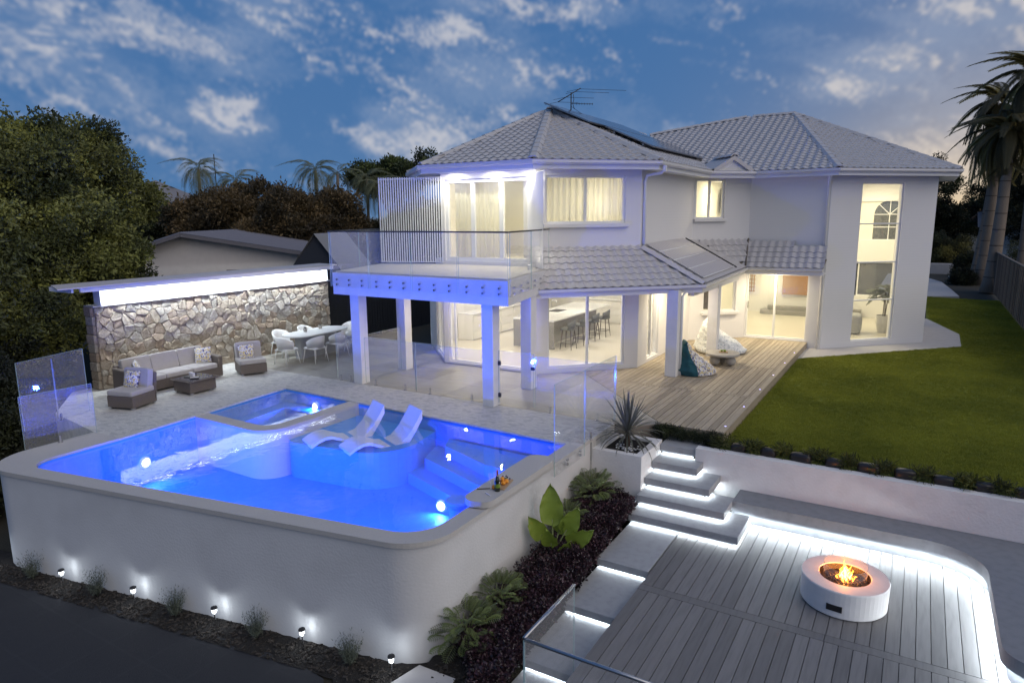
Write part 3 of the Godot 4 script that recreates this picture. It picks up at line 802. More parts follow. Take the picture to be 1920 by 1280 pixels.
var tile_mesh: ArrayMesh
func make_tile(w: float, l: float) -> ArrayMesh:
	var b := MB.new()
	var n := 6
	var h := func(u: float) -> float: return 0.020 * cos(TAU * u)
	for i in n:
		var u0 := float(i) / n; var u1 := float(i + 1) / n
		var f0 := Vector3((u0 - 0.5) * w, 0.052 + h.call(u0), 0.02); var f1 := Vector3((u1 - 0.5) * w, 0.052 + h.call(u1), 0.02)
		var k0 := Vector3((u0 - 0.5) * w, 0.022 + h.call(u0), -l); var k1 := Vector3((u1 - 0.5) * w, 0.022 + h.call(u1), -l)
		b.quad(f0, k0, k1, f1)
		b.quad(f0 - Vector3(0, 0.028, 0), f0, f1, f1 - Vector3(0, 0.028, 0))
	return b.mesh()

# a roof slope: 3-D corners, the first two along the eave; laid with tiles
func slope(roof: Node3D, c: Array, singles: bool, fascia := true):
	var b := MB.new()
	for i in range(1, c.size() - 1): b.tri(c[0], c[i], c[i + 1])
	part(roof, "underlay", b.mesh(), M.under)
	var u: Vector3 = (c[1] - c[0]).normalized()
	var nrm: Vector3 = u.cross(c[c.size() - 1] - c[0]).normalized()
	if nrm.y < 0: nrm = -nrm
	var v: Vector3 = nrm.cross(u)
	if v.y < 0: v = -v
	var poly := PackedVector2Array()
	var lo := Vector2(1e9, 1e9); var hi := Vector2(-1e9, -1e9)
	for p in c:
		var t := Vector2((p - c[0]).dot(u), (p - c[0]).dot(v))
		poly.append(t); lo = lo.min(t); hi = hi.max(t)
	var W := 0.25; var E := 0.235
	var q := Basis(u, nrm, -v)
	if q.determinant() < 0: q = Basis(-u, nrm, -v)
	var xs := []; var cs := []
	var j := 0
	while lo.y + j * E < hi.y:
		var i := 0
		while lo.x + i * W < hi.x:
			var pt := Vector2(lo.x + (i + 0.5) * W, lo.y + (j + 0.45) * E)
			if Geometry2D.is_point_in_polygon(pt, poly):
				var at: Vector3 = c[0] + u * pt.x + v * (pt.y - 0.45 * E) + nrm * rnd(0.0, 0.004)
				var qq := q * Basis.from_euler(Vector3(rnd(-0.012, 0.012), rnd(-0.01, 0.01), rnd(-0.01, 0.01)))
				if singles: part(roof, "tile", tile_mesh, M.tile, at, qq)
				else: xs.append(Transform3D(qq, at))
			i += 1
		j += 1
	if xs.size():
		var o := scatter(roof, "tile", tile_mesh, M.tile, xs)
		o.set_meta("kind", "stuff")

# ridge and hip caps from a to b
func caps(roof: Node3D, a: Vector3, b: Vector3):
	var d := (b - a).normalized()
	var n := int((b - a).length() / 0.38)
	var s := d.cross(Vector3.UP).normalized(); var t := s.cross(d)
	for k in n:
		var m := MB.new()
		var p0 := a + d * (k * 0.38 - 0.02); var p1 := a + d * ((k + 1) * 0.38 + 0.02)
		var prof := [Vector2(-0.15, -0.035), Vector2(-0.07, 0.045), Vector2(0.07, 0.045), Vector2(0.15, -0.035)]
		for i in 3:
			var e: Vector2 = prof[i]; var f: Vector2 = prof[i + 1]
			m.quad(p0 + s * e.x + t * (e.y + 0.062), p0 + s * f.x + t * (f.y + 0.062), p1 + s * f.x + t * (f.y + 0.045), p1 + s * e.x + t * (e.y + 0.045))
			m.quad(p0 + s * e.x + t * (e.y + 0.062), p0 + s * f.x + t * (f.y + 0.062), p0 + s * f.x + t * (f.y + 0.02), p0 + s * e.x + t * (e.y + 0.02))
		part(roof, "ridge_cap", m.mesh(), M.tile)

# gutter and fascia along eave points at height y; inward is the offset of the fascia
func gutter(house: Node3D, pts: Array, drop := 0.0):
	for i in pts.size() - 1:
		var a: Vector3 = pts[i]; var b: Vector3 = pts[i + 1]
		var d := (b - a).normalized()
		var n := Vector3(-d.z, 0, d.x)
		var m := MB.new()
		var prof := [Vector2(0.0, -0.10), Vector2(0.085, -0.10), Vector2(0.115, -0.06), Vector2(0.11, 0.0), Vector2(0.125, 0.012), Vector2(0.10, 0.012), Vector2(0.09, -0.02)]
		for k in prof.size() - 1:
			var e: Vector2 = prof[k]; var f: Vector2 = prof[k + 1]
			var ka := 0.4142 if i > 0 else 0.0; var kb := 0.4142 if i < pts.size() - 2 else 0.0
			var sa := -1.0 if i > 0 and (a - (pts[i - 1] as Vector3)).cross(b - a).y > 0 else 1.0
			var sb := -1.0 if i < pts.size() - 2 and (b - a).cross((pts[i + 2] as Vector3) - b).y > 0 else 1.0
			m.quad(a + n * e.x + Vector3.UP * e.y + d * (e.x * ka * sa), a + n * f.x + Vector3.UP * f.y + d * (f.x * ka * sa), b + n * f.x + Vector3.UP * f.y - d * (f.x * kb * sb), b + n * e.x + Vector3.UP * e.y - d * (e.x * kb * sb))
		part(house, "gutter", m.mesh(), M.gutter)
		var L := (b - a).length()
		part(house, "fascia", boxm(Vector3(L, 0.2, 0.025)), M.trim, (a + b) / 2 + Vector3(0, -0.11, 0) - n * 0.016, Basis(d, Vector3.UP, n if d.cross(Vector3.UP).dot(n) > 0 else -n))

const P_L0 := Vector2(-14.03, -17.97)
const P_L1 := Vector2(-11.76, -15.7)
const P_1 := Vector2(-8.7, -15.7)
const P_2 := Vector2(-6.6, -17.8)
const P_3 := Vector2(-6.6, -22.7)
const P_4 := Vector2(-5.1, -24.2)
const P_5 := Vector2(-2.62, -24.2)
const P_6 := Vector2(0.3, -27.12)
const P_7 := Vector2(0.3, -31.3)
const P_8 := Vector2(-14.03, -31.3)
const EAVE := 5.6

func vy(p: Vector2, y: float) -> Vector3: return Vector3(p.x, y, p.y)

func build_house():
	var H := thing("house", "two storey white rendered house with grey tiled hip roofs and lit rooms", "house")
	var foot := PackedVector2Array([P_L0, P_L1, P_1, P_2, P_3, P_4, P_5, P_6, P_7, P_8])
	part(H, "floor_slab", prismm(Geometry2D.offset_polygon(foot, -0.06)[0], -0.34, 0.02), M.insidefloor)
	# walls with their openings
	var b := MB.new()
	wall(b, P_L0, P_L1, 0.02, 2.6, [[1.6, 3.05, 0.1, 2.2]])
	wall(b, P_L1, P_1, 0.02, 2.6, [[0.16, 2.86, 0.08, 2.2]])
	var kit := [0.33, 2.56, 0.13, 2.12]
	wall(b, P_1, P_2, -0.3, 2.6, [kit])
	var up1 := [0.26, 2.52, 4.02, 5.26]
	wall(b, P_1, P_2, 2.6, 5.42, [up1])
	var u1 := Vector2(-12.72, -17.2); var u0 := Vector2(-14.03, -20.4)
	wall(b, u1, P_L1, 2.6, 5.42, [])
	wall(b, u0, u1, 2.6, 5.42, [])
	wall(b, P_8, u0, 2.6, 5.42, [])
	var bif := [0.12, 2.92, 3.0, 5.24]
	wall(b, P_L1, P_1, 2.6, 5.42, [bif])
	wall(b, P_2, P_3, -0.3, 5.42, [[0.75, 1.75, 0.1, 2.2]])
	var w3 := [0.08, 1.14, 4.10, 5.37]
	var vw := [0.5, 1.75, 0.95, 2.15]
	wall(b, P_3, P_4, -0.3, 5.42, [w3, vw])
	var sl := [0.0 + 0.02, 2.02, 0.03, 2.25]
	wall(b, P_4, P_5, -0.3, 5.42, [sl])
	var tall := [1.17, 2.80, 0.0, 5.2]
	wall(b, P_5, P_6, -0.34, 5.42, [tall])
	wall(b, P_6, P_7, -0.34, 5.42, [])
	wall(b, P_7, P_8, -0.34, 5.42, [[0.4, 2.7, 3.18, 4.7], [0.75, 2.7, 0.9, 2.3]])
	wall(b, P_8, P_L0, -0.34, 2.6, [])
	part(H, "wall", b.mesh(), M.brickwhite)
	# openings
	glazing(H, "door", P_L0, P_L1, [1.6, 3.05, 0.1, 2.2], [0.5])
	glazing(H, "glass_wall", P_L1, P_1, [0.16, 2.86, 0.08, 2.2], [0.07, 0.93], [], 0.04)
	glazing(H, "sliding_door", P_1, P_2, kit, [0.52], [], 0.055)
	glazing(H, "window", P_1, P_2, up1, [0.5], [], 0.06, true)
	glazing(H, "folding_door", P_L1, P_1, bif, [0.33, 0.66], [], 0.10)
	glazing(H, "door", P_2, P_3, [0.75, 1.75, 0.1, 2.2], [0.5])
	glazing(H, "window", P_3, P_4, w3, [0.5], [], 0.05, true)
	glazing(H, "window", P_3, P_4, vw, [0.55], [], 0.05, true)
	var sd := glazing(H, "sliding_door", P_4, P_5, sl, [0.47], [], 0.055)
	part(sd, "handle", tubem([Vector3(-0.92, -0.1, 0.06), Vector3(-0.92, -0.1, 0.1), Vector3(-0.92, 0.12, 0.1), Vector3(-0.92, 0.12, 0.06)], 0.012, 6), M.black)
	glazing(H, "tall_window", P_5, P_6, tall, [], [0.262, 0.505, 0.747], 0.04)
	arch_window(H)
	# soffits, ceilings
	var eave := V([[-14.35, -17.5], [-11.99, -15.15], [-8.47, -15.15], [-6.05, -17.57], [-6.05, -22.47], [-4.87, -23.65], [-2.39, -23.65], [0.85, -26.89], [0.85, -31.9], [-14.35, -31.9]])
	part(H, "soffit", prismm(eave, 5.42, 5.46), M.trim)
	part(H, "upper_floor", prismm(PackedVector2Array([P_L0 + Vector2(0.3, 0.0), P_L1 + Vector2(0.05, -0.25), P_1 + Vector2(-0.1, -0.25), P_2 + Vector2(-0.25, -0.1), P_3 + Vector2(-0.25, 0), Vector2(-6.85, -31), Vector2(-13.7, -31)]), 2.56, 2.9), M.inside)
	# roof
	tile_mesh = make_tile(0.25, 0.29)
	var R := group_part(H, "roof")
	var A1 := Vector3(-10.18, 7.42, -19.28); var A2 := Vector3(-4.68, 8.03, -29.2); var A3 := Vector3(-6.5, 8.03, -29.2)
	var y := EAVE
	var eL0 := Vector3(-14.35, y, -17.5); var eL1 := Vector3(-11.99, y, -15.15); var e1 := Vector3(-8.47, y, -15.15); var e2 := Vector3(-6.05, y, -17.57)
	var e3 := Vector3(-6.05, y, -23.65); var e5 := Vector3(-2.39, y, -23.65); var e6 := Vector3(0.85, y, -26.89); var vv := Vector3(-10.18, 7.42, -27.78)
	slope(R, [eL1, e1, A1], false)
	slope(R, [e1, e2, A1], false)
	slope(R, [eL0, eL1, A1], false)
	slope(R, [e2, e3, vv, A1], false)
	slope(R, [e3, e5, A2, A3, vv], false)
	slope(R, [e5, e6, A2], false)
	slope(R, [e6, Vector3(0.85, y, -31.9), Vector3(-4.68, 8.03, -31.9), A2], false)
	slope(R, [Vector3(-14.35, y, -31.9), eL0, A1, Vector3(-10.18, 7.42, -31.9)], false)
	var rb := MB.new()
	rb.quad(vv, A3, Vector3(-6.5, 8.0, -31.9), Vector3(-10.18, 7.4, -31.9)); rb.quad(A3, A2, Vector3(-4.68, 8.0, -31.9), Vector3(-6.5, 8.0, -31.9))
	rb.quad(Vector3(-14.35, y, -31.9), Vector3(-10.18, 7.4, -31.9), Vector3(-4.68, 8.0, -31.9), Vector3(0.85, y, -31.9))
	rb.quad(Vector3(-6.05, y - 0.02, -22.47), Vector3(-4.87, y - 0.02, -23.65), Vector3(-4.87, y - 0.02, -23.75), Vector3(-6.15, y - 0.02, -23.65))
	part(R, "back_slope", rb.mesh(), M.tile)
	for c in [[e1, A1], [e2, A1], [eL1, A1], [eL0, A1], [A1, vv], [e5, A2], [e6, A2], [A2, A3], [A3, vv]]: caps(R, c[0], c[1])
	# gablet over the inner corner
	var gc := Vector3(-5.46, y, -23.06); var fd := Vector3(0.7071, 0, 0.7071); var sd2 := Vector3(0.7071, 0, -0.7071)
	var gm := MB.new()
	var g0 := gc - sd2 * 0.72 + fd * 0.06; var g1 := gc + sd2 * 0.72 + fd * 0.06; var gt := gc + fd * 0.06 + Vector3(0, 0.42, 0)
	for k in [[g0, gt], [gt, g1]]:
		var up := Vector3(0, 0.07, 0)
		gm.quad(k[0] + up, k[1] + up, k[1] + up - fd * 1.3, k[0] + up - fd * 1.3)
		gm.quad(k[0] + up, k[1] + up, k[1] - up, k[0] - up)
		gm.quad(k[0] - up, k[1] - up, k[1] - up - fd * 1.3, k[0] - up - fd * 1.3)
	part(R, "gablet_roof", gm.mesh(), M.tile)
	gm = MB.new(); gm.tri(g0 - fd * 0.1 - Vector3(0, 0.1, 0), gt - fd * 0.1, g1 - fd * 0.1 - Vector3(0, 0.1, 0))
	part(R, "gablet_face", gm.mesh(), M.trim)
	gm = MB.new(); gm.tri(gc - sd2 * 0.36 - fd * 0.03, gc + Vector3(0, 0.22, 0) - fd * 0.03, gc + sd2 * 0.36 - fd * 0.03)
	part(R, "gablet_vent", gm.mesh(), M.gutter)
	caps(R, gt + Vector3(0, 0.03, 0), gt - fd * 1.3 + Vector3(0, 0.03, 0))
	gutter(H, [eL0, eL1, e1, e2, Vector3(-6.05, y, -22.47), Vector3(-4.87, y, -23.65), e5, e6, Vector3(0.85, y, -31.9)])
	# downpipes
	part(H, "downpipe", tubem([Vector3(-6.0, 5.46, -17.9), Vector3(-6.1, 5.33, -17.95), Vector3(-6.5, 5.27, -17.95), Vector3(-6.55, 5.1, -17.93), Vector3(-6.55, 3.3, -17.93)], 0.045, 10), M.trim)
	part(H, "downpipe", tubem([Vector3(-2.62, 5.46, -23.7), Vector3(-2.66, 5.3, -23.9), Vector3(-2.70, 5.1, -24.12), Vector3(-2.70, -0.2, -24.12)], 0.04, 10), M.trim)
	part(H, "downpipe", boxm(Vector3(0.08, 0.16, 0.08)), M.trim, Vector3(-5.95, 5.42, -17.75))
	build_awning(H, R)
	build_balcony(H)
	build_roof_things()

func arch_window(H: Node3D):
	# arched window in the back wall of the double height hall, and the square one below it
	var o := group_part(H, "arched_window", Vector3(-1.2, 3.18, -31.2))
	var b := MB.new()
	var r := 0.55; var h := 1.0
	# wall round the arch
	var seg := 16
	for sgn in [-1, 1]:
		for k in seg:
			var a0 := PI / 2 * k / seg; var a1 := PI / 2 * (k + 1) / seg
			var p0 := Vector3(sgn * cos(a0) * r, h + sin(a0) * r, 0); var p1 := Vector3(sgn * cos(a1) * r, h + sin(a1) * r, 0)
			b.quad(p0, p1, Vector3(p1.x, 1.62, 0), Vector3(p0.x, 1.62, 0))
			b.quad(p0, p1, p1 + Vector3(0, 0, -0.1), p0 + Vector3(0, 0, -0.1))
	b.quad(Vector3(-1.5, -0.1, 0), Vector3(-r, -0.1, 0), Vector3(-r, 1.62, 0), Vector3(-1.5, 1.62, 0))
	b.quad(Vector3(r, -0.1, 0), Vector3(1.5, -0.1, 0), Vector3(1.5, 1.62, 0), Vector3(r, 1.62, 0))
	part(o, "surround", b.mesh(), M.inside)
	b = MB.new()
	for p in [[Vector3(0, 0, 0), Vector3(0, h + r, 0)], [Vector3(-r, h, 0), Vector3(r, h, 0)], [Vector3(-r, 0.5, 0), Vector3(r, 0.5, 0)], [Vector3(0, h, 0), Vector3(-0.39, h + 0.39, 0)], [Vector3(0, h, 0), Vector3(0.39, h + 0.39, 0)], [Vector3(-r, 0, 0), Vector3(r, 0, 0)]]:
		b.tube([p[0] + Vector3(0, 0, -0.05), p[1] + Vector3(0, 0, -0.05)], 0.018, 6)
	part(o, "glazing_bar", b.mesh(), M.frame)
	part(o, "pane", boxm(Vector3(2 * r, h + r, 0.006)), M.glass, Vector3(0, (h + r) / 2, -0.06))
	var w := group_part(H, "hall_window", Vector3(-1.2, 1.6, -31.22))
	b = MB.new()
	for e in [-1, 1]:
		b.box(Vector3(e * 0.95, 0, 0), Vector3(0.05, 1.4, 0.06)); b.box(Vector3(0, e * 0.68, 0), Vector3(1.86, 0.05, 0.06))
	b.box(Vector3(0.28, 0, 0), Vector3(0.05, 1.3, 0.06))
	part(w, "frame", b.mesh(), M.frame)
	part(w, "pane", boxm(Vector3(1.85, 1.31, 0.006)), M.glass)

func build_awning(H: Node3D, R: Node3D):
	# tiled roof over the kitchen windows and the deck
	var y := 2.42
	var a := Vector3(-8.08, y, -14.62); var c := Vector3(-4.86, y, -17.84); var d := Vector3(-4.95, 2.5, -23.25); var e := Vector3(-2.60, 2.52, -23.30)
	var wa := vy(P_1 + Vector2(-0.02, 0.02), 3.36); var wb := vy(P_2, 3.36); var wc := vy(P_3, 3.36); var wd := vy(P_4, 3.36)
	slope(R, [a, c, wb, wa], true)
	slope(R, [c, d, wc, wb], false)
	slope(R, [d, e, Vector3(-2.60, 2.76, -24.2), Vector3(-4.3, 3.2, -24.2), wd], false)
	slope(R, [wc, wd, d], false)
	part(R, "valley_tray", tubem([d + Vector3(0, 0.06, 0), wd + Vector3(0, 0.05, 0)], 0.03, 6), M.under)
	caps(R, c, wb)
	gutter(H, [a, c, d, e])
	part(H, "awning_soffit", prismm(V([[a.x, a.z], [c.x, c.z], [d.x, d.z], [e.x, e.z], [-2.6, -24.2], [-5.1, -24.2], [-6.6, -22.7], [-6.6, -17.8], [-8.7, -15.7]]), 2.30, 2.325), M.trim)
	# pool heating mats lying on the slope above the deck
	var up := (wb - c).normalized(); var al := (d - c).normalized()
	var nn := al.cross(up).normalized()
	if nn.y < 0: nn = -nn
	var L := (wb - c).length()
	var hm := thing("pool_heating_mats", "flat grey pool heating mats with pale joints lying on the low tiled roof", "solar mat")
	for k in 4:
		var m := MB.new()
		for i in 18:
			var p: Vector3 = c + al * (0.35 + i * 0.198) + up * (0.16 + k * L * 0.235) + nn * 0.085
			m.box(p + al * 0.085 + up * L * 0.105, Vector3(0.165, 0.03, L * 0.212), Basis(al, nn, -up if al.cross(nn).dot(up) < 0 else up))
		part(hm, "mat", m.mesh(), M.solarmat)
		part(hm, "pipe", tubem([c + al * 0.3 + up * (0.13 + k * L * 0.235) + nn * 0.10, c + al * 3.95 + up * (0.13 + k * L * 0.235) + nn * 0.10], 0.016, 6), M.trim)
	part(hm, "pipe", tubem([c + al * 4.02 + up * 0.05 + nn * 0.11, c + al * 4.06 + up * L * 0.5 + nn * 0.11, c + al * 4.02 + up * L * 0.97 + nn * 0.11], 0.022, 6), M.black)
	# columns of the verandah
	for q in [Vector3(-5.44, 0, -17.30), Vector3(-5.2, 0, -20.45)]:
		part(H, "column", cboxm(Vector3(0.30, 2.3, 0.30), 0.006), M.render, q + Vector3(0, 1.15, 0))
	part(H, "downpipe", tubem([Vector3(-5.16, 2.34, -17.75), Vector3(-5.24, 2.2, -17.5), Vector3(-5.26, 2.1, -17.42), Vector3(-5.26, 0.0, -17.42)], 0.035, 8), M.trim)
	part(H, "beam", boxm(Vector3(0.16, 0.2, 5.2)), M.trim, Vector3(-5.15, 2.2, -20.4))
	for q in [Vector3(-6.1, 2.3, -19.3), Vector3(-5.9, 2.3, -21.5), Vector3(-4.2, 2.3, -23.8)]:
		downlight(q, 4.5, "small round downlight in the verandah ceiling", "verandah downlights", Color(1.0, 0.93, 0.78))

func build_balcony(H: Node3D):
	var B := group_part(H, "balcony")
	var f := V([[-12.72, -12.36], [-7.48, -12.28], [-8.25, -15.6], [-11.9, -15.6], [-13.75, -15.6]])
	part(B, "slab", prismm(f, 2.32, 2.86), M.render)
	part(B, "floor_finish", prismm(V([[-12.66, -12.42], [-7.55, -12.34], [-8.30, -15.69], [-11.76, -15.69], [-13.7, -15.69]]), 2.862, 2.90), M.balconytile)
	for c in [Vector2(-12.21, -12.69), Vector2(-12.26, -14.51), Vector2(-8.10, -12.53), Vector2(-8.13, -14.3)]:
		part(H, "column", cboxm(Vector3(0.29, 2.32, 0.29), 0.005), M.render, Vector3(c.x, 1.16, c.y))
	# glass balustrade on standoffs
	var bal := thing("balcony_balustrade", "frameless glass balustrade with dark rail fixed to the balcony edge", "balustrade")
	var runs := [[Vector2(-12.76, -12.31), Vector2(-7.43, -12.23), 4], [Vector2(-7.43, -12.27), Vector2(-8.2, -15.5), 2], [Vector2(-12.79, -12.4), Vector2(-13.8, -15.5), 2]]
	for r in runs:
		var a: Vector2 = r[0]; var b: Vector2 = r[1]
		for k in r[2]:
			var p: Vector2 = a.lerp(b, float(k) / r[2] + 0.004); var q: Vector2 = a.lerp(b, float(k + 1) / r[2] - 0.004)
			var g := glass_panel(bal, p, q, 2.52, 3.88)
			var L := (q - p).length()
			for i in 3:
				for h in [-0.50, -0.62]:
					part(g, "bolt", lathem([Vector2(0.0, -0.022), Vector2(0.025, -0.022), Vector2(0.025, 0.03), Vector2(0.0, 0.03)], 10), M.steel, Vector3((i - 1) * L * 0.33, h, 0), Basis(Vector3.RIGHT, PI / 2))
		part(bal, "handrail", tubem([vy(a, 3.89), vy(b, 3.89)], 0.018, 8), M.darkmetal)
	# slatted screens either side of the folding doors
	for s in [[Vector2(-13.5, -15.05), Vector2(-11.66, -15.64), 27, 5.33], [Vector2(-7.98, -14.78), Vector2(-9.3, -16.1), 22, 5.30]]:
		var sc := thing("slat_screen", ["tall white slatted screen at the open end of the balcony", "white slatted screen between the folding doors and the bedroom window"][0 if s[2] == 27 else 1], "screen", Vector3.ZERO, 0.0)
		var d: Vector2 = (s[1] - s[0]).normalized()
		var q := Basis(Vector3(d.x, 0, d.y), Vector3.UP, Vector3(d.x, 0, d.y).cross(Vector3.UP))
		var sm := boxm(Vector3(0.034 if s[2] == 27 else 0.03, s[3] - 2.94, 0.018))
		for k in s[2]:
			var p: Vector2 = (s[0] as Vector2).lerp(s[1], (k + 0.5) / s[2])
			part(sc, "slat", sm, M.trim, Vector3(p.x, (s[3] + 2.94) / 2, p.y), q)
		for yy in [2.96, 5.29]:
			var m: Vector2 = (s[0] + s[1]) / 2.0
			part(sc, "rail", boxm(Vector3((s[1] - s[0]).length(), 0.03, 0.012)), M.trim, Vector3(m.x, yy, m.y) - q.z * 0.03 * (1.0 if s[2] == 27 else -1.0), q)
	# lights at the folding doors and under the balcony
	for q in [Vector3(-11.2, 5.42, -15.4), Vector3(-9.9, 5.42, -15.4), Vector3(-8.75, 5.42, -15.35)]:
		downlight(q, 2.2, "small round downlight in the eave over the balcony", "eave downlights", Color(1.0, 0.98, 0.90))
	var wl := thing("floor_spot", "small bright spotlight on the balcony floor by the screen", "light", Vector3(-8.35, 2.9, -14.75))
	part(wl, "body", lathem([Vector2(0, 0), Vector2(0.05, 0), Vector2(0.05, 0.12), Vector2(0.04, 0.13)], 14), M.trim)
	part(wl, "lamp_disc", lathem([Vector2(0, 0.132), Vector2(0.04, 0.13)], 14), M.lamp)
	area_light(wl, Vector3(-8.35, 3.05, -14.75), Vector3(0, 1, 0), Vector3(1, 0, 0), Vector2(0.06, 0.06), 0.35, Color(1, 0.96, 0.86))
	for q in [Vector3(-10.9, 2.32, -14.6), Vector3(-9.2, 2.32, -14.6)]:
		downlight(q, 2.2, "small round downlight under the balcony slab", "balcony soffit downlights", Color(1.0, 0.94, 0.80))

func build_roof_things():
	# solar panels along the slope behind the hip
	var nrm := Vector3(0.44, 1, 0).normalized(); var al := Vector3(0, 0, -1); var up := Vector3(-1, 0.44, 0).normalized()
	var pv := thing("solar_panels", "row of thin solar panels on rails along the upper roof slope", "solar panel")
	for r in 2:
		for k in 6:
			var z := -19.2 - k * 1.03 - (0.0 if r == 1 else 1.0)
			var p := Vector3(-7.05, 6.04, z) + up * (0.83 + r * 1.72) + nrm * 0.17
			var q := Basis(al, nrm, al.cross(nrm))
			part(pv, "panel", cboxm(Vector3(1.0, 0.035, 1.66), 0.004, Vector3.ZERO), M.alu, p, q)
			part(pv, "cells", boxm(Vector3(0.96, 0.004, 1.62)), M.pv, p + nrm * 0.021, q)
		for s in [0.3, 1.3]:
			var p: Vector3 = Vector3(-7.05, 6.04, 0) + up * (s + r * 1.72) + nrm * 0.11
			part(pv, "rail", boxm(Vector3(0.04, 0.05, 6.3)), M.alu, Vector3(p.x, p.y, -22.8), Basis(Vector3(0, 0, 1), 0.0) * Basis())
	# television aerial
	var a := thing("roof_aerial", "dark television aerial with thin wire arms on the roof ridge", "aerial", Vector3(-10.1, 7.4, -20.6))
	part(a, "mast", tubem([Vector3(0, 0, 0), Vector3(0, 0.72, 0)], 0.018, 6), M.darkmetal)
	part(a, "boom", tubem([Vector3(-0.32, 0.42, 0.3), Vector3(0.24, 0.86, -0.2)], 0.016, 6), M.darkmetal)
	for k in [[0.0, -0.75, 0.66], [0.35, -0.7, 0.9], [0.75, -0.5, 1.1], [0.95, -0.7, 1.5]]:
		var c: Vector3 = Vector3(-0.32, 0.42, 0.3).lerp(Vector3(0.24, 0.86, -0.2), k[0])
		part(a, "element", tubem([c + Vector3(-0.9, 0.03, -0.5) * absf(k[1]), c, c + Vector3(0.9, -0.06, -0.42) * k[2]], 0.006, 5), M.darkmetal)
	part(a, "boom", tubem([Vector3(0.02, 0.38, 0.0), Vector3(0.62, 0.36, -0.35)], 0.010, 5), M.darkmetal)
	for k in 7:
		var c := Vector3(0.16, 0.375, -0.08).lerp(Vector3(0.60, 0.36, -0.34), k / 6.0)
		part(a, "element", tubem([c + Vector3(0, 0.035, 0), c - Vector3(0, 0.035, 0)], 0.006, 5), M.darkmetal)
	part(a, "reflector", tubem([Vector3(0.08, 0.66, 0), Vector3(0.1, 0.5, 0), Vector3(0.06, 0.38, 0), Vector3(0.12, 0.2, 0)], 0.010, 5), M.darkmetal)
	part(a, "stay", tubem([Vector3(0, 0.3, 0), Vector3(0.55, -0.15, -0.4)], 0.006, 5), M.darkmetal)

# ---------------------------------------------------------------- rooms behind the glass
func pleats(p: Vector2, q: Vector2, y0: float, y1: float, amp := 0.045, wave := 0.16) -> ArrayMesh:
	var d := (q - p).normalized(); var n := Vector2(-d.y, d.x)
	var L := (q - p).length()
	var line := PackedVector2Array()
	var s := 0.0
	var ph := 0.0
	while s <= L:
		line.append(p + d * s + n * (amp * sin(ph) + amp * 0.4 * sin(ph * 2.7)))
		ph += TAU * 0.02 / wave * rnd(0.7, 1.3)
		s += 0.02
	var b := MB.new(true)
	ribbon(b, line, y0, y1)
	return b.mesh()

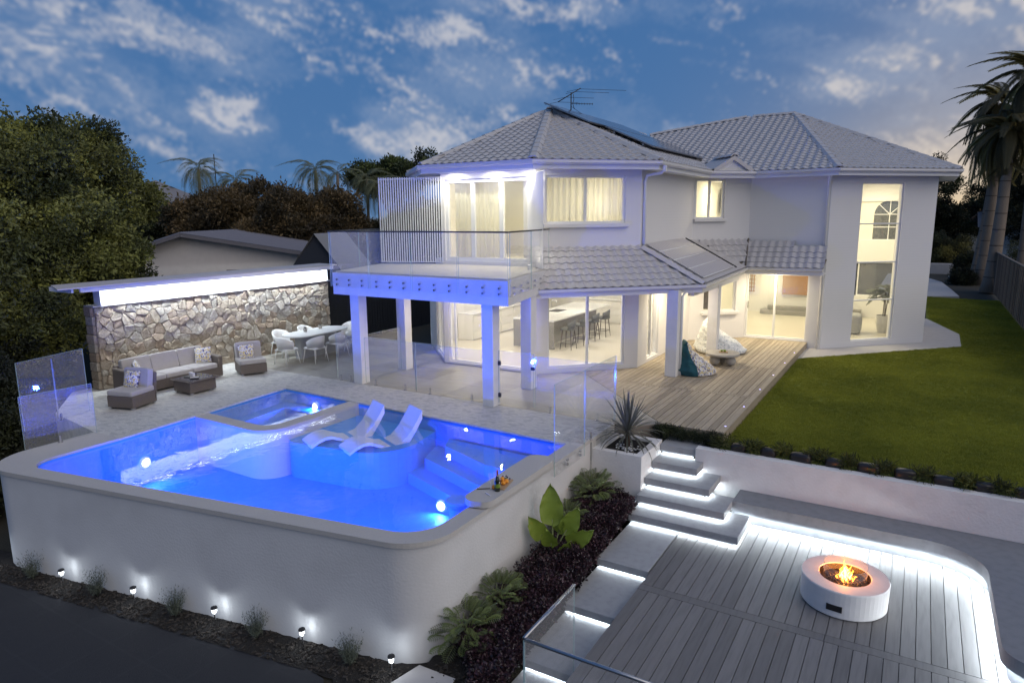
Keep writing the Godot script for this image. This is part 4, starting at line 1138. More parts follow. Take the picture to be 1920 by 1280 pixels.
func build_rooms():
	var H: Node3D = get_node("house")
	# inner partitions
	for w in [[Vector2(-13.8, -25.5), Vector2(-6.85, -25.5), 0.02, 2.56], [Vector2(-13.8, -21.2), Vector2(-6.85, -21.2), 2.9, 5.42]]:
		var b := MB.new(); wall(b, w[0], w[1], w[2], w[3], [], 0.12)
		part(H, "partition", b.mesh(), M.inside)
	var hb := MB.new(); wall(hb, Vector2(-6.85, -22.4), Vector2(-6.85, -31.1), 0.02, 5.42, [], 0.12)
	part(H, "partition", hb.mesh(), M.inside)
	# linings, a little inside the outer walls
	var lin := MB.new()
	for s in [[P_6, P_7], [P_7, P_8]]:
		var d: Vector2 = (s[1] - s[0]).normalized(); var n := Vector2(-d.y, d.x)
		if s[0] == P_6: wall(lin, s[0] - n * 0.225, s[1] - n * 0.225, 0.02, 5.42, [], 0.02)
	part(H, "lining", lin.mesh(), M.inside)
	# small arched window high in the hall
	var aw := group_part(H, "arched_window", Vector3(-6.72, 4.28, -27.3), Basis(Vector3.UP, PI / 2))
	var fan := MB.new()
	for k in 16: fan.tri(Vector3(0, 0.35, 0), Vector3(cos(PI * k / 16) * 0.62, 0.35 + sin(PI * k / 16) * 0.62, 0), Vector3(cos(PI * (k + 1) / 16) * 0.62, 0.35 + sin(PI * (k + 1) / 16) * 0.62, 0))
	fan.quad(Vector3(-0.62, 0, 0), Vector3(0.62, 0, 0), Vector3(0.62, 0.3, 0), Vector3(-0.62, 0.3, 0))
	part(aw, "pane", fan.mesh(), M.pane_dark)
	fan = MB.new()
	for p in [[Vector3(0, 0, 0), Vector3(0, 0.97, 0)], [Vector3(-0.62, 0.33, 0), Vector3(0.62, 0.33, 0)], [Vector3(0, 0.35, 0), Vector3(-0.44, 0.79, 0)], [Vector3(0, 0.35, 0), Vector3(0.44, 0.79, 0)]]: fan.tube([p[0] + Vector3(0, 0, 0.02), p[1] + Vector3(0, 0, 0.02)], 0.02, 6)
	part(aw, "glazing_bar", fan.mesh(), M.frame)
	# lights
	for q in [Vector3(-12.4, 2.56, -17.6), Vector3(-10.5, 2.56, -17.4), Vector3(-8.4, 2.56, -17.8), Vector3(-12.4, 2.56, -20.5), Vector3(-10.3, 2.56, -21.0), Vector3(-8.2, 2.56, -20.6), Vector3(-8.2, 2.56, -23.4), Vector3(-11.0, 2.56, -23.8)]:
		downlight(q, 3.8, "round downlight in the kitchen ceiling", "kitchen downlights", Color(1.0, 0.97, 0.90))
	for q in [Vector3(-10.6, 5.42, -17.4), Vector3(-9.0, 5.42, -17.6), Vector3(-7.9, 5.42, -18.6), Vector3(-9.8, 5.42, -19.6), Vector3(-7.6, 5.42, -20.4)]:
		downlight(q, 3.4, "round downlight in the bedroom ceiling", "bedroom downlights", Color(1.0, 0.95, 0.80))
	for q in [Vector3(-1.2, 5.42, -27.6), Vector3(-1.6, 5.42, -29.6), Vector3(-3.6, 5.42, -26.2), Vector3(-4.0, 5.42, -28.6), Vector3(-6.0, 5.42, -25.2), Vector3(-5.6, 5.42, -28.0)]:
		downlight(q, 7.0, "round downlight in the high hall ceiling", "hall downlights", Color(1.0, 0.95, 0.78))
	# bedroom
	solo("sheer_curtain", pleats(P_1 + Vector2(-0.02, -0.5), P_2 + Vector2(-0.42, -0.05), 2.95, 5.36), M.curtain, "pale pleated curtain behind the wide bedroom window", "curtain")
	solo("sheer_curtain", pleats(P_L1 + Vector2(0.2, -0.45), P_L1 + Vector2(1.9, -0.45), 2.95, 5.32), M.curtain, "white pleated curtain drawn behind two of the folding doors", "curtain")
	var pl := thing("pendant_lamp", "small glowing bedside pendant behind the bedroom curtain", "lamp", Vector3(-8.0, 4.62, -17.65))
	part(pl, "shade", lathem([Vector2(0.02, 0.12), Vector2(0.07, 0.08), Vector2(0.08, -0.05), Vector2(0.0, -0.1)], 16), M.lamp)
	part(pl, "cord", tubem([Vector3(0, 0.12, 0), Vector3(0, 0.79, 0)], 0.006, 5), M.black)
	omni(pl, Vector3(-8.0, 4.6, -17.65), 0.5, Color(1, 0.95, 0.85), 0.05)
	var bed := thing("bed", "bed with a tall grey headboard behind the bedroom curtain", "bed", Vector3(-8.55, 2.9, -18.4), -PI / 4)
	part(bed, "headboard", cboxm(Vector3(1.9, 1.25, 0.1), 0.02), M.sofaint, Vector3(0.35, 0.68, 0.65))
	part(bed, "mattress", cboxm(Vector3(1.7, 0.5, 2.0), 0.06), M.cushion, Vector3(0.35, 0.3, -0.45))
	# kitchen
	var isl := thing("kitchen_island", "long kitchen island with white top and grey stone end panel", "island", Vector3(-10.55, 0.02, -21.15))
	part(isl, "benchtop", cboxm(Vector3(1.5, 0.06, 4.6), 0.006), M.marble, Vector3(0, 0.92, 0))
	part(isl, "end_panel", cboxm(Vector3(1.5, 0.885, 0.06), 0.004), M.greystone, Vector3(0, 0.443, 2.25))
	part(isl, "body", boxm(Vector3(0.95, 0.885, 4.2)), M.greystone, Vector3(-0.25, 0.443, -0.1))
	part(isl, "sink", boxm(Vector3(0.4, 0.012, 0.6)), M.darkmetal, Vector3(-0.2, 0.957, 0.2))
	part(isl, "tap", tubem([Vector3(-0.45, 0.95, 0.2), Vector3(-0.45, 1.25, 0.2), Vector3(-0.38, 1.32, 0.2), Vector3(-0.25, 1.3, 0.2), Vector3(-0.23, 1.2, 0.2)], 0.014, 8), M.steel)
	var names := ["", "", "", ""]
	var st := thing("bar_stool", "dark grey upholstered bar stool on brown legs at the kitchen island", "stool", Vector3(-9.45, 0.02, -19.2), 0.0, "bar stools at the island")
	var sb := MB.new(true); sb.cushion(Vector3(0, 0.66, 0), Vector3(0.44, 0.09, 0.42), Basis(), 0.5, 0.5)
	part(st, "seat", sb.mesh(), M.stoolgrey)
	sb = MB.new(true)
	var prev := []
	for k in 13:
		var an := lerpf(-1.25, 1.25, k / 12.0)
		var c := Vector3(cos(an) * 0.22, 0, sin(an) * 0.23)
		var ht := 0.30 - 0.10 * absf(an) / 1.25
		var row := [c + Vector3(0, 0.66, 0), c * 1.12 + Vector3(0, 0.66 + ht, 0), c * 0.98 + Vector3(0, 0.66 + ht, 0), c * 0.86 + Vector3(0, 0.68, 0)]
		if prev.size():
			for i in 4: sb.quad(prev[i], row[i], row[(i + 1) % 4], prev[(i + 1) % 4])
		prev = row
	part(st, "backrest", sb.mesh(), M.stoolgrey)
	for s in [[1, 1], [1, -1], [-1, 1], [-1, -1]]:
		part(st, "leg", tubem([Vector3(s[0] * 0.14, 0.63, s[1] * 0.14), Vector3(s[0] * 0.2, 0, s[1] * 0.2)], [0.02, 0.012], 8), M.darkwood)
	part(st, "footrest", tubem([Vector3(0.18, 0.22, 0.18), Vector3(0.18, 0.22, -0.18), Vector3(-0.18, 0.22, -0.18), Vector3(-0.18, 0.22, 0.18), Vector3(0.18, 0.22, 0.18)], 0.008, 6), M.darkmetal)
	for k in 3: copy_of(st, Vector3(-9.45, 0.02, -20.12 - 0.92 * k), 0.0)
	var cab := thing("kitchen_cabinets", "white kitchen cabinets with drawers along the inner wall", "cabinet", Vector3(-13.3, 0.02, -20.8))
	part(cab, "carcass", boxm(Vector3(0.6, 0.86, 3.6)), M.cabinet, Vector3(0, 0.45, 0))
	part(cab, "benchtop", cboxm(Vector3(0.66, 0.05, 3.7), 0.006), M.marble, Vector3(0.02, 0.91, 0))
	for k in 4:
		for j in 3: part(cab, "drawer", cboxm(Vector3(0.02, 0.26, 0.87), 0.004), M.cabinet, Vector3(0.312, 0.17 + j * 0.275, -1.35 + k * 0.9))
	part(cab, "end_panel", boxm(Vector3(0.62, 0.9, 0.02)), M.cabinet, Vector3(0, 0.46, 1.82))
	var pan := thing("pantry_wall", "cream tall cabinets with drawers and open shelves behind the island", "cabinet", Vector3(-9.6, 0.02, -25.1))
	part(pan, "carcass", boxm(Vector3(5.2, 0.9, 0.6)), M.cabinet, Vector3(0, 0.45, 0))
	part(pan, "benchtop", cboxm(Vector3(5.3, 0.05, 0.64), 0.006), M.marble, Vector3(0, 0.93, 0.02))
	for k in 6:
		for j in 3: part(pan, "drawer", cboxm(Vector3(0.84, 0.26, 0.02), 0.004), M.cabinet, Vector3(-2.15 + k * 0.86, 0.17 + j * 0.28, 0.312))
		part(pan, "cupboard_door", cboxm(Vector3(0.84, 0.8, 0.32), 0.004), M.timber if k == 2 or k == 4 else M.cabinet, Vector3(-2.15 + k * 0.86, 2.05, -0.1))
	var vs := thing("glass_vase", "small vase of green stems on the kitchen island", "vase", Vector3(-10.3, 0.97, -22.4))
	part(vs, "body", lathem([Vector2(0, 0), Vector2(0.05, 0), Vector2(0.06, 0.1), Vector2(0.035, 0.2), Vector2(0.04, 0.24)], 14), M.clear)
	for k in 5: part(vs, "stem", tubem([Vector3(0, 0.02, 0), Vector3(rnd(-0.03, 0.03), 0.25, rnd(-0.03, 0.03)), Vector3(rnd(-0.12, 0.12), 0.45, rnd(-0.12, 0.12))], [0.006, 0.006, 0.012], 5), M.limegreen)
	# hall
	var sf := thing("grey_sofa", "rounded grey sofa end seen through the tall window", "sofa", Vector3(-2.25, 0.02, -26.75))
	var cm := MB.new(true); cm.cushion(Vector3(0, 0.36, 0), Vector3(1.3, 0.7, 0.85), Basis(), 0.25, 0.3)
	part(sf, "body", cm.mesh(), M.sofaint)
	var pt := thing("indoor_plant", "large leafed plant in a tall white pot behind the tall window", "plant", Vector3(-0.95, 0.02, -27.35))
	part(pt, "pot", lathem([Vector2(0, 0), Vector2(0.17, 0), Vector2(0.24, 0.35), Vector2(0.24, 0.62), Vector2(0.21, 0.62), Vector2(0.21, 0.56), Vector2(0, 0.56)], 20, 1.0, 1.0, false), M.potwhite)
	for k in 3: part(pt, "stem", tubem([Vector3(rnd(-0.05, 0.05), 0.55, rnd(-0.05, 0.05)), Vector3(rnd(-0.1, 0.1), 1.45, rnd(-0.1, 0.1))], 0.018, 6), M.bark)
	var fm := frond(0.85, 13, 0.34, 0.11, 0.5)
	for k in 15:
		part(pt, "leaf", fm, M.leafdark, Vector3(rnd(-0.06, 0.06), 1.1 + rnd(0, 0.4), rnd(-0.06, 0.06)), Basis(Vector3.UP, k * 2.4) * Basis(Vector3.RIGHT, rnd(0.1, 0.9)) * Basis().scaled(Vector3.ONE * rnd(0.7, 1.0)))
	var stp := thing("hall_steps", "low curved indoor steps in brown stone across the hall", "steps", Vector3(-3.9, 0.02, -31.0))
	for k in 2: part(stp, "step", prismm(rounded([[-1.9 + k * 0.25, 0.0], [-1.9 + k * 0.25, 0.75 - k * 0.3, 0.3], [2.0, 0.75 - k * 0.3], [2.0, 0.0]], 6), k * 0.16, k * 0.16 + 0.16), M.greystone)
	solo("timber_screen", boxm(Vector3(1.5, 1.0, 0.05), Vector3(-4.25, 1.33, -30.95)), M.timber, "warm timber panel on the hall's back wall", "panel")
	var lat := thing("lattice_panel", "small brown lattice panel on the pale hall wall", "panel", Vector3(-6.45, 1.25, -30.98))
	for k in 6: part(lat, "bar", boxm(Vector3(0.035, 0.75, 0.02)), M.timber, Vector3(-0.28 + k * 0.11, 0, 0.02))
	for k in 5: part(lat, "bar", boxm(Vector3(0.62, 0.025, 0.02)), M.timber, Vector3(0, -0.34 + k * 0.17, 0))
	solo("dark_cabinet", cboxm(Vector3(0.9, 0.75, 0.3), 0.01, Vector3(-6.3, 1.4, -23.4), Basis(Vector3.UP, PI / 4)), M.darkwood, "dark cabinet behind the small verandah window", "cabinet")
	solo("door_curtain", pleats(Vector2(-6.95, -18.6), Vector2(-6.95, -19.1), 0.05, 2.3, 0.03, 0.1), M.stoolgrey, "dark drape beside the verandah side door", "curtain")

# feathered frond along -z: length, leaflets each side, leaflet length and width, droop
func frond(L: float, n: int, ll: float, lw: float, droop: float, lift := 0.5) -> ArrayMesh:
	var b := MB.new()
	var f := func(t: float) -> Vector3: return Vector3(0, L * (lift * t - (lift + droop) * t * t), -L * t * (1.0 - 0.15 * t))
	for i in 8:
		var p: Vector3 = f.call(i / 8.0); var q: Vector3 = f.call((i + 1) / 8.0)
		var w := 0.012 * L * (1.0 - i / 9.0)
		b.quad(p + Vector3(-w, 0, 0), p + Vector3(w, 0, 0), q + Vector3(w * 0.8, 0, 0), q + Vector3(-w * 0.8, 0, 0))
	for i in n:
		var t := 0.12 + 0.88 * (i + 0.5) / n
		var p: Vector3 = f.call(t)
		var tang: Vector3 = (f.call(minf(t + 0.03, 1.0)) - f.call(t - 0.03)).normalized()
		for s in [-1.0, 1.0]:
			var k: float = ll * (0.35 + 0.65 * sin(PI * minf(t * 0.9 + 0.12, 1.0))) * rnd(0.85, 1.1)
			var dd: Vector3 = (Vector3(s, rnd(-0.15, 0.15), 0) + tang * 0.75).normalized()
			var mid: Vector3 = p + dd * k * 0.55 + Vector3(0, -0.05 * k, 0)
			var tip: Vector3 = p + dd * k + Vector3(0, -0.35 * k * (0.5 + droop), 0)
			var wd := tang * lw * 0.5
			b.tri(p, mid - wd, mid + wd); b.tri(mid - wd, tip, mid + wd)
	return b.mesh()

# ---------------------------------------------------------------- terrace
func build_terrace():
	struct("terrace", prismm(V([[-14.0, -6.9], [-13.15, -6.9], [-13.5, -11.3], [-5.4, -10.95], [-5.4, -11.46], [-5.12, -11.46], [-5.12, -12.58], [-17.9, -12.58], [-17.9, -8.4], [-16.2, -7.2]]), -1.95, 0.0), M.paving)
	# tiled floor under the balcony
	var area := V([[-17.9, -12.585], [-4.76, -12.585], [-4.3, -13.05], [-7.58, -16.38], [-7.95, -16.40], [-8.68, -15.68], [-11.77, -15.68], [-14.0, -17.93], [-17.9, -17.93]])
	var fl := struct("alfresco_floor", prismm(area, -0.34, -0.02), M.under)
	var x := -18.0
	while x < -4.2:
		var z := -12.585
		while z > -18.0:
			var c := V([[x + 0.002, z - 0.598], [x + 1.198, z - 0.598], [x + 1.198, z - 0.002], [x + 0.002, z - 0.002]])
			for piece in Geometry2D.intersect_polygons(area, c):
				part(fl, "tile", prismm(piece, -0.02, rnd(-0.001, 0.001)), M["floortile%d" % (rng.randi() % 3)])
			z -= 0.6
		x += 1.2
	stone_wall()
	lounge()
	dining()
	pool_fence()
	pool_loungers()
	bar_things()

# stone faced wall with a lit slatted cove and a flat roof edge
func stone_wall():
	var w := thing("stone_wall", "rough natural stone wall topped by brightly lit white slats and a flat canopy", "wall")
	var x := -17.4; var z0 := -8.9; var z1 := -16.65; var y1 := 2.1
	part(w, "core", boxm(Vector3(0.34, y1 + 0.3, z0 - z1), Vector3(x - 0.20, y1 / 2 - 0.15, (z0 + z1) / 2)), M.mortar)
	# irregular stones: cells of scattered seeds, each one shrunk a little and raised
	var seeds := []
	var r2 := RandomNumberGenerator.new(); r2.seed = 5
	var L := z0 - z1
	var tries := 0
	while seeds.size() < 285 and tries < 40000:
		tries += 1
		var p := Vector2(r2.randf() * L, r2.randf() * y1)
		var ok := true
		for s in seeds:
			if (Vector2(s.x, s.y * 1.25) - Vector2(p.x, p.y * 1.25)).length() < lerpf(0.11, 0.27, fposmod(s.x * 7.3 + s.y * 3.1, 1.0)): ok = false; break
		if ok: seeds.append(p)
	for s in seeds:
		var cell := V([[0, 0], [L, 0], [L, y1], [0, y1]])
		for o in seeds:
			if o == s or (o - s).length() > 1.2: continue
			var m: Vector2 = (o + s) / 2.0; var n: Vector2 = (o - s).normalized(); var t := Vector2(-n.y, n.x)
			var half := PackedVector2Array([m + t * 9, m - t * 9, m - t * 9 - n * 9, m + t * 9 - n * 9])
			var res := Geometry2D.intersect_polygons(cell, half)
			if res.size(): cell = res[0]
		var c := Vector2.ZERO
		for v in cell: c += v
		c /= cell.size()
		var b := MB.new()
		var h := r2.randf_range(0.010, 0.042)
		var tilt := Vector2(r2.randf_range(-0.15, 0.15), r2.randf_range(-0.15, 0.15))
		var ring0 := []; var ring1 := []; var ring2 := []
		var pts := PackedVector2Array()
		for i in cell.size():
			var a: Vector2 = cell[i]; var e: Vector2 = cell[(i + 1) % cell.size()]
			pts.append(a.lerp(e, r2.randf_range(0.08, 0.2)))
			if (e - a).length() > 0.12: pts.append(a.lerp(e, 0.5) + Vector2(r2.randf_range(-0.012, 0.012), r2.randf_range(-0.012, 0.012)))
			pts.append(a.lerp(e, r2.randf_range(0.8, 0.92)))
		for v in pts:
			var q := c + (v - c) * (1.0 - 0.004 / maxf((v - c).length(), 0.03))
			var q1 := c + (q - c) * 0.88
			var rise := h + (q1 - c).dot(tilt) + r2.randf_range(-0.009, 0.009)
			ring0.append(Vector3(x - 0.035, q.y, z0 - q.x)); ring1.append(Vector3(x + maxf(rise * 0.55, 0.005), q.y, z0 - q.x)); ring2.append(Vector3(x + maxf(rise, 0.012), q1.y, z0 - q1.x))
		var top := Vector3(x + h + r2.randf_range(-0.008, 0.016), c.y, z0 - c.x)
		for i in pts.size():
			var k := (i + 1) % pts.size()
			b.quad(ring0[i], ring0[k], ring1[k], ring1[i]); b.quad(ring1[i], ring1[k], ring2[k], ring2[i]); b.tri(ring2[i], ring2[k], top)
		part(w, "stone", b.mesh(), M["stone%d" % (r2.randi() % 5)])
	# end pier of stones
	for k in 9:
		var b := MB.new()
		b.cbox(Vector3.ZERO, Vector3(0.34 + rnd(-0.02, 0.03), 0.225, 0.08), 0.02)
		part(w, "stone", b.mesh(), M["stone%d" % (k % 5)], Vector3(x - 0.19, 0.12 + k * 0.233, z0 + 0.03 + rnd(-0.01, 0.015)))
	part(w, "capping", cboxm(Vector3(0.44, 0.03, L + 0.12), 0.006), M.coping, Vector3(x - 0.15, y1 + 0.016, (z0 + z1) / 2))
	# white slats
	for k in 4:
		part(w, "slat", cboxm(Vector3(0.03, 0.105, L - 0.35), 0.004), M.trim, Vector3(x - 0.17, y1 + 0.09 + k * 0.122, (z0 + z1) / 2))
	for z in [z0 - 0.2, (z0 + z1) / 2, z1 + 0.2]:
		part(w, "post", boxm(Vector3(0.08, 0.52, 0.09)), M.trim, Vector3(x - 0.23, y1 + 0.29, z))
	for z in [z0 - 0.12, z1 + 0.12]: part(w, "return_panel", boxm(Vector3(0.3, 0.5, 0.03)), M.trim, Vector3(x - 0.02, y1 + 0.28, z))
	# flat canopy
	part(w, "canopy_roof", prismm(V([[-17.85, -8.2], [-16.6, -7.75], [-16.85, -16.6], [-17.85, -16.75]]), 2.66, 2.69), M.solarmat)
	part(w, "canopy_edge", boxm(Vector3(0.05, 0.10, 8.0)), M.trim, Vector3(-16.75, 2.605, -12.3))
	part(w, "canopy_beam", boxm(Vector3(0.09, 0.12, 7.9)), M.trim, Vector3(-17.0, 2.59, -12.4))
	part(w, "canopy_edge", boxm(Vector3(1.0, 0.10, 0.05)), M.trim, Vector3(-17.28, 2.605, -8.15))
	# light strip lying behind the wall's top edge
	for k in 3:
		var za := z0 - 0.25 - k * (L - 0.5) / 3; var zb := za - (L - 0.5) / 3 + 0.02
		led_strip(w, Vector2(x - 0.02, za), Vector2(x - 0.02, zb), y1 + 0.05, Vector3(-0.45, 1, 0), 0.8)
		led_strip(w, Vector2(x + 0.24, za), Vector2(x + 0.24, zb), 2.525, Vector3(-0.6, -1, 0), 3.0)

func pillow(parent: Node3D, at: Vector3, q: Basis, s := 0.42):
	var b := MB.new(true)
	var n := 12
	var f := func(i: int, j: int, sg: float) -> Vector3:
		var u := i * 2.0 / n - 1.0; var v := j * 2.0 / n - 1.0
		var pinch := 1.0 - 0.08 * (u * u * (1.0 - v * v) + v * v * (1.0 - u * u))
		var th := pow(maxf(0.0, (1.0 - u * u) * (1.0 - v * v)), 0.42)
		return Vector3(u * s / 2 * pinch, v * s / 2 * pinch, sg * th * 0.085)
	for i in n:
		for j in n:
			for sg in [-1.0, 1.0]: b.quad(f.call(i, j, sg), f.call(i + 1, j, sg), f.call(i + 1, j + 1, sg), f.call(i, j + 1, sg))
	return [b.mesh(), at, q]

func lounge():
	var cush := func(s: Vector3) -> ArrayMesh:
		var b := MB.new(true); b.cushion(Vector3.ZERO, s, Basis(), 0.22, 0.14, 40, 16); return b.mesh()
	# three seat sofa against the stone wall, facing +x
	var s := thing("wicker_sofa", "long brown wicker sofa with grey cushions against the stone wall", "sofa", Vector3(-16.42, 0, -10.1))
	part(s, "base", cboxm(Vector3(0.82, 0.24, 2.36), 0.01), M.wicker, Vector3(0, 0.17, 0))
	part(s, "back_frame", cboxm(Vector3(0.10, 0.62, 2.36), 0.02), M.wicker, Vector3(-0.42, 0.36, 0), Basis(Vector3.BACK, 0.12))
	for e in [-1, 1]:
		part(s, "arm", cboxm(Vector3(0.84, 0.56, 0.14), 0.02), M.wicker, Vector3(0, 0.33, e * 1.18), Basis(Vector3.BACK, -0.06))
		for q in [-0.35, 0.35]: part(s, "foot", boxm(Vector3(0.06, 0.05, 0.08)), M.steel, Vector3(q, 0.025, e * 1.14))
	for k in 3:
		part(s, "seat_cushion", cush.call(Vector3(0.76, 0.13, 0.735)), M.cushion, Vector3(0.05, 0.345, -0.735 + k * 0.735))
		part(s, "back_cushion", cush.call(Vector3(0.17, 0.47, 0.73)), M.cushion, Vector3(-0.27, 0.60, -0.735 + k * 0.735), Basis(Vector3.BACK, 0.22))
	# armless chair, near end, turned toward the others
	var c := thing("wicker_chair", "armless brown wicker chair with grey cushions next to the sofa's near arm", "chair", Vector3(-15.28, 0, -8.42), 0.0)
	c.rotation.y = -1.28
	wicker_seat(c, cush)
	var c2 := thing("wicker_chair", "armless brown wicker chair with grey cushions standing by the dining table", "chair", Vector3(-15.72, 0, -12.02), -0.45)
	wicker_seat(c2, cush)
	var t := thing("wicker_coffee_table", "low square wicker coffee table with a dark glass top", "coffee table", Vector3(-15.24, 0, -9.98), 0.02)
	part(t, "body", cboxm(Vector3(0.66, 0.27, 0.72), 0.012), M.wicker, Vector3(0, 0.185, 0))
	part(t, "top", cboxm(Vector3(0.76, 0.03, 0.82), 0.008), M.wicker, Vector3(0, 0.335, 0))
	part(t, "glass_top", boxm(Vector3(0.68, 0.008, 0.74)), M.pane_dark, Vector3(0, 0.355, 0))
	for e in [[-1, -1], [1, -1], [-1, 1], [1, 1]]: part(t, "foot", boxm(Vector3(0.06, 0.05, 0.06)), M.steel, Vector3(e[0] * 0.29, 0.025, e[1] * 0.31))
	var can := thing("candle_tray", "white candles and a small tray on the wicker coffee table", "tray", Vector3(-15.3, 0.36, -9.95), 0.3)
	part(can, "tray", cboxm(Vector3(0.34, 0.015, 0.16), 0.004), M.darkmetal, Vector3(0, 0.008, 0))
	for q in [Vector3(-0.03, 0.016, -0.01), Vector3(0.07, 0.016, 0.03)]: part(can, "candle", lathem([Vector2(0, 0), Vector2(0.042, 0), Vector2(0.042, 0.10), Vector2(0.03, 0.10), Vector2(0, 0.09)], 16), M.potwhite, q)
	part(can, "book", boxm(Vector3(0.2, 0.012, 0.14)), M.cushion, Vector3(0.16, 0.022, 0.1), Basis(Vector3.UP, 0.6))
	# printed cushions, loose
	var pl := [["square floral cushion leaning on the sofa's far arm", Vector3(-16.40, 0.62, -11.05), Basis(Vector3.UP, 0.95) * Basis(Vector3.RIGHT, -0.3)],
		["square floral cushion leaning on the sofa's near arm", Vector3(-16.25, 0.62, -9.14), Basis(Vector3.UP, 2.5) * Basis(Vector3.RIGHT, -0.3)],
		["square floral cushion on the armless chair by the sofa", Vector3(-15.36, 0.60, -8.50), Basis(Vector3.UP, 0.3) * Basis(Vector3.RIGHT, -0.35)],
		["square floral cushion on the armless chair by the dining table", Vector3(-15.78, 0.60, -11.95), Basis(Vector3.UP, 1.12) * Basis(Vector3.RIGHT, -0.3)]]
	for p in pl:
		var r = pillow(self, p[1], p[2])
		var o := solo("floral_cushion", r[0], M.floral, p[0], "cushion", "floral cushions")
		o.transform = Transform3D(p[2], p[1])

func wicker_seat(c: Node3D, cush: Callable):
	part(c, "base", cboxm(Vector3(0.72, 0.26, 0.70), 0.012), M.wicker, Vector3(0, 0.18, 0))
	part(c, "back_frame", cboxm(Vector3(0.09, 0.62, 0.70), 0.02), M.wicker, Vector3(-0.36, 0.42, 0), Basis(Vector3.BACK, 0.14))
	part(c, "seat_cushion", cush.call(Vector3(0.70, 0.13, 0.70)), M.cushion, Vector3(0.02, 0.375, 0))
	part(c, "back_cushion", cush.call(Vector3(0.17, 0.46, 0.68)), M.cushion, Vector3(-0.24, 0.62, 0), Basis(Vector3.BACK, 0.2))
	for e in [[-1, -1], [1, -1], [-1, 1], [1, 1]]: part(c, "foot", boxm(Vector3(0.06, 0.05, 0.06)), M.steel, Vector3(e[0] * 0.31, 0.025, e[1] * 0.3))

func dining():
	var t := thing("dining_table", "long oval white outdoor dining table on a solid pedestal", "table", Vector3(-16.05, 0, -14.75), 0.0)
	part(t, "table_top", prismm(rounded([[-0.5, -1.15, 0.48], [0.5, -1.15, 0.48], [0.5, 1.15, 0.48], [-0.5, 1.15, 0.48]], 12), 0.715, 0.75), M.tabletop)
	part(t, "pedestal", prismm(rounded([[-0.16, -0.75, 0.06], [0.16, -0.75, 0.06], [0.16, 0.75, 0.06], [-0.16, 0.75, 0.06]], 5), 0.0, 0.715), M.stepstone)
	var ch := thing("dining_chair", "white tub dining chair pulled up to the long oval table", "chair", Vector3(-15.25, 0, -13.95), 0.0, "white dining chairs")
	# tub back with an open curve, seat shell and four thin legs; faces -x
	var b := MB.new(true)
	var prev := []
	for k in 17:
		var a := lerpf(-1.75, 1.75, k / 16.0)
		var c := Vector3(cos(a) * 0.27, 0, sin(a) * 0.29)
		var hi := 0.80 - 0.17 * pow(absf(a) / 1.75, 2.0)
		var row := [c * 0.92 + Vector3(0, 0.44, 0), c * 1.05 + Vector3(0, hi, 0), c * 1.0 + Vector3(0, hi + 0.012, 0), c * 0.95 + Vector3(0, hi, 0), c * 0.86 + Vector3(0, 0.45, 0)]
		if prev.size():
			for i in 5: b.quad(prev[i], row[i], row[(i + 1) % 5], prev[(i + 1) % 5])
		prev = row
	part(ch, "backrest", b.mesh(), M.whiteplastic)
	b = MB.new(true); b.cushion(Vector3(-0.02, 0.44, 0), Vector3(0.52, 0.05, 0.54), Basis(), 0.5, 0.6)
	part(ch, "seat", b.mesh(), M.whiteplastic)
	for e in [[-0.2, -0.2], [0.2, -0.2], [-0.2, 0.2], [0.2, 0.2]]: part(ch, "leg", tubem([Vector3(e[0], 0.44, e[1]), Vector3(e[0] * 1.3, 0, e[1] * 1.3)], [0.015, 0.011], 8), M.whiteplastic)
	part(ch, "ring", tubem([Vector3(0.22, 0.42, 0.24), Vector3(0.24, 0.42, -0.24), Vector3(-0.22, 0.42, -0.24), Vector3(-0.22, 0.42, 0.24), Vector3(0.22, 0.42, 0.24)], 0.010, 6), M.whiteplastic)
	for q in [[Vector3(-15.28, 0, -14.85), 0.1], [Vector3(-15.32, 0, -15.7), -0.1], [Vector3(-16.85, 0, -14.1), PI], [Vector3(-16.85, 0, -15.1), PI + 0.1]]: copy_of(ch, q[0], q[1])
	copy_of(ch, Vector3(-15.8, 0, -13.35), 0.0 - PI / 2, "white tub dining chair at the narrow end of the oval table by the wicker chair").remove_meta("group")
	copy_of(ch, Vector3(-16.2, 0, -16.3), PI / 2, "white tub dining chair at the narrow end of the oval table by the dark fence").remove_meta("group")
	for q in [[Vector3(-16.22, 0.75, -14.48), "small potted succulent at the middle of the dining table"], [Vector3(-16.26, 0.75, -15.14), "small potted succulent toward the dark fence end of the dining table"]]:
		var p := thing("potted_succulent", q[1], "plant", q[0])
		part(p, "pot", lathem([Vector2(0, 0), Vector2(0.05, 0), Vector2(0.062, 0.08), Vector2(0.062, 0.11), Vector2(0.05, 0.11), Vector2(0, 0.09)], 14), M.concrete)
		var lf := MB.new(); lf.tri(Vector3(-0.014, 0, 0), Vector3(0.014, 0, 0), Vector3(0, 0.085, 0.012)); lf.tri(Vector3(-0.014, 0, 0), Vector3(0, 0.02, -0.01), Vector3(0, 0.085, 0.012))
		var lm := lf.mesh()
		for k in 18: part(p, "leaf", lm, M.leafdark, Vector3(0, 0.10, 0), Basis(Vector3.UP, k * 2.4) * Basis(Vector3.RIGHT, 0.15 + 0.055 * k))

func spigot(parent: Node3D, at: Vector3):
	part(parent, "spigot", lathem([Vector2(0, 0), Vector2(0.045, 0), Vector2(0.045, 0.012), Vector2(0.024, 0.015), Vector2(0.024, 0.15), Vector2(0, 0.155)], 12), M.steel, at - parent.position)

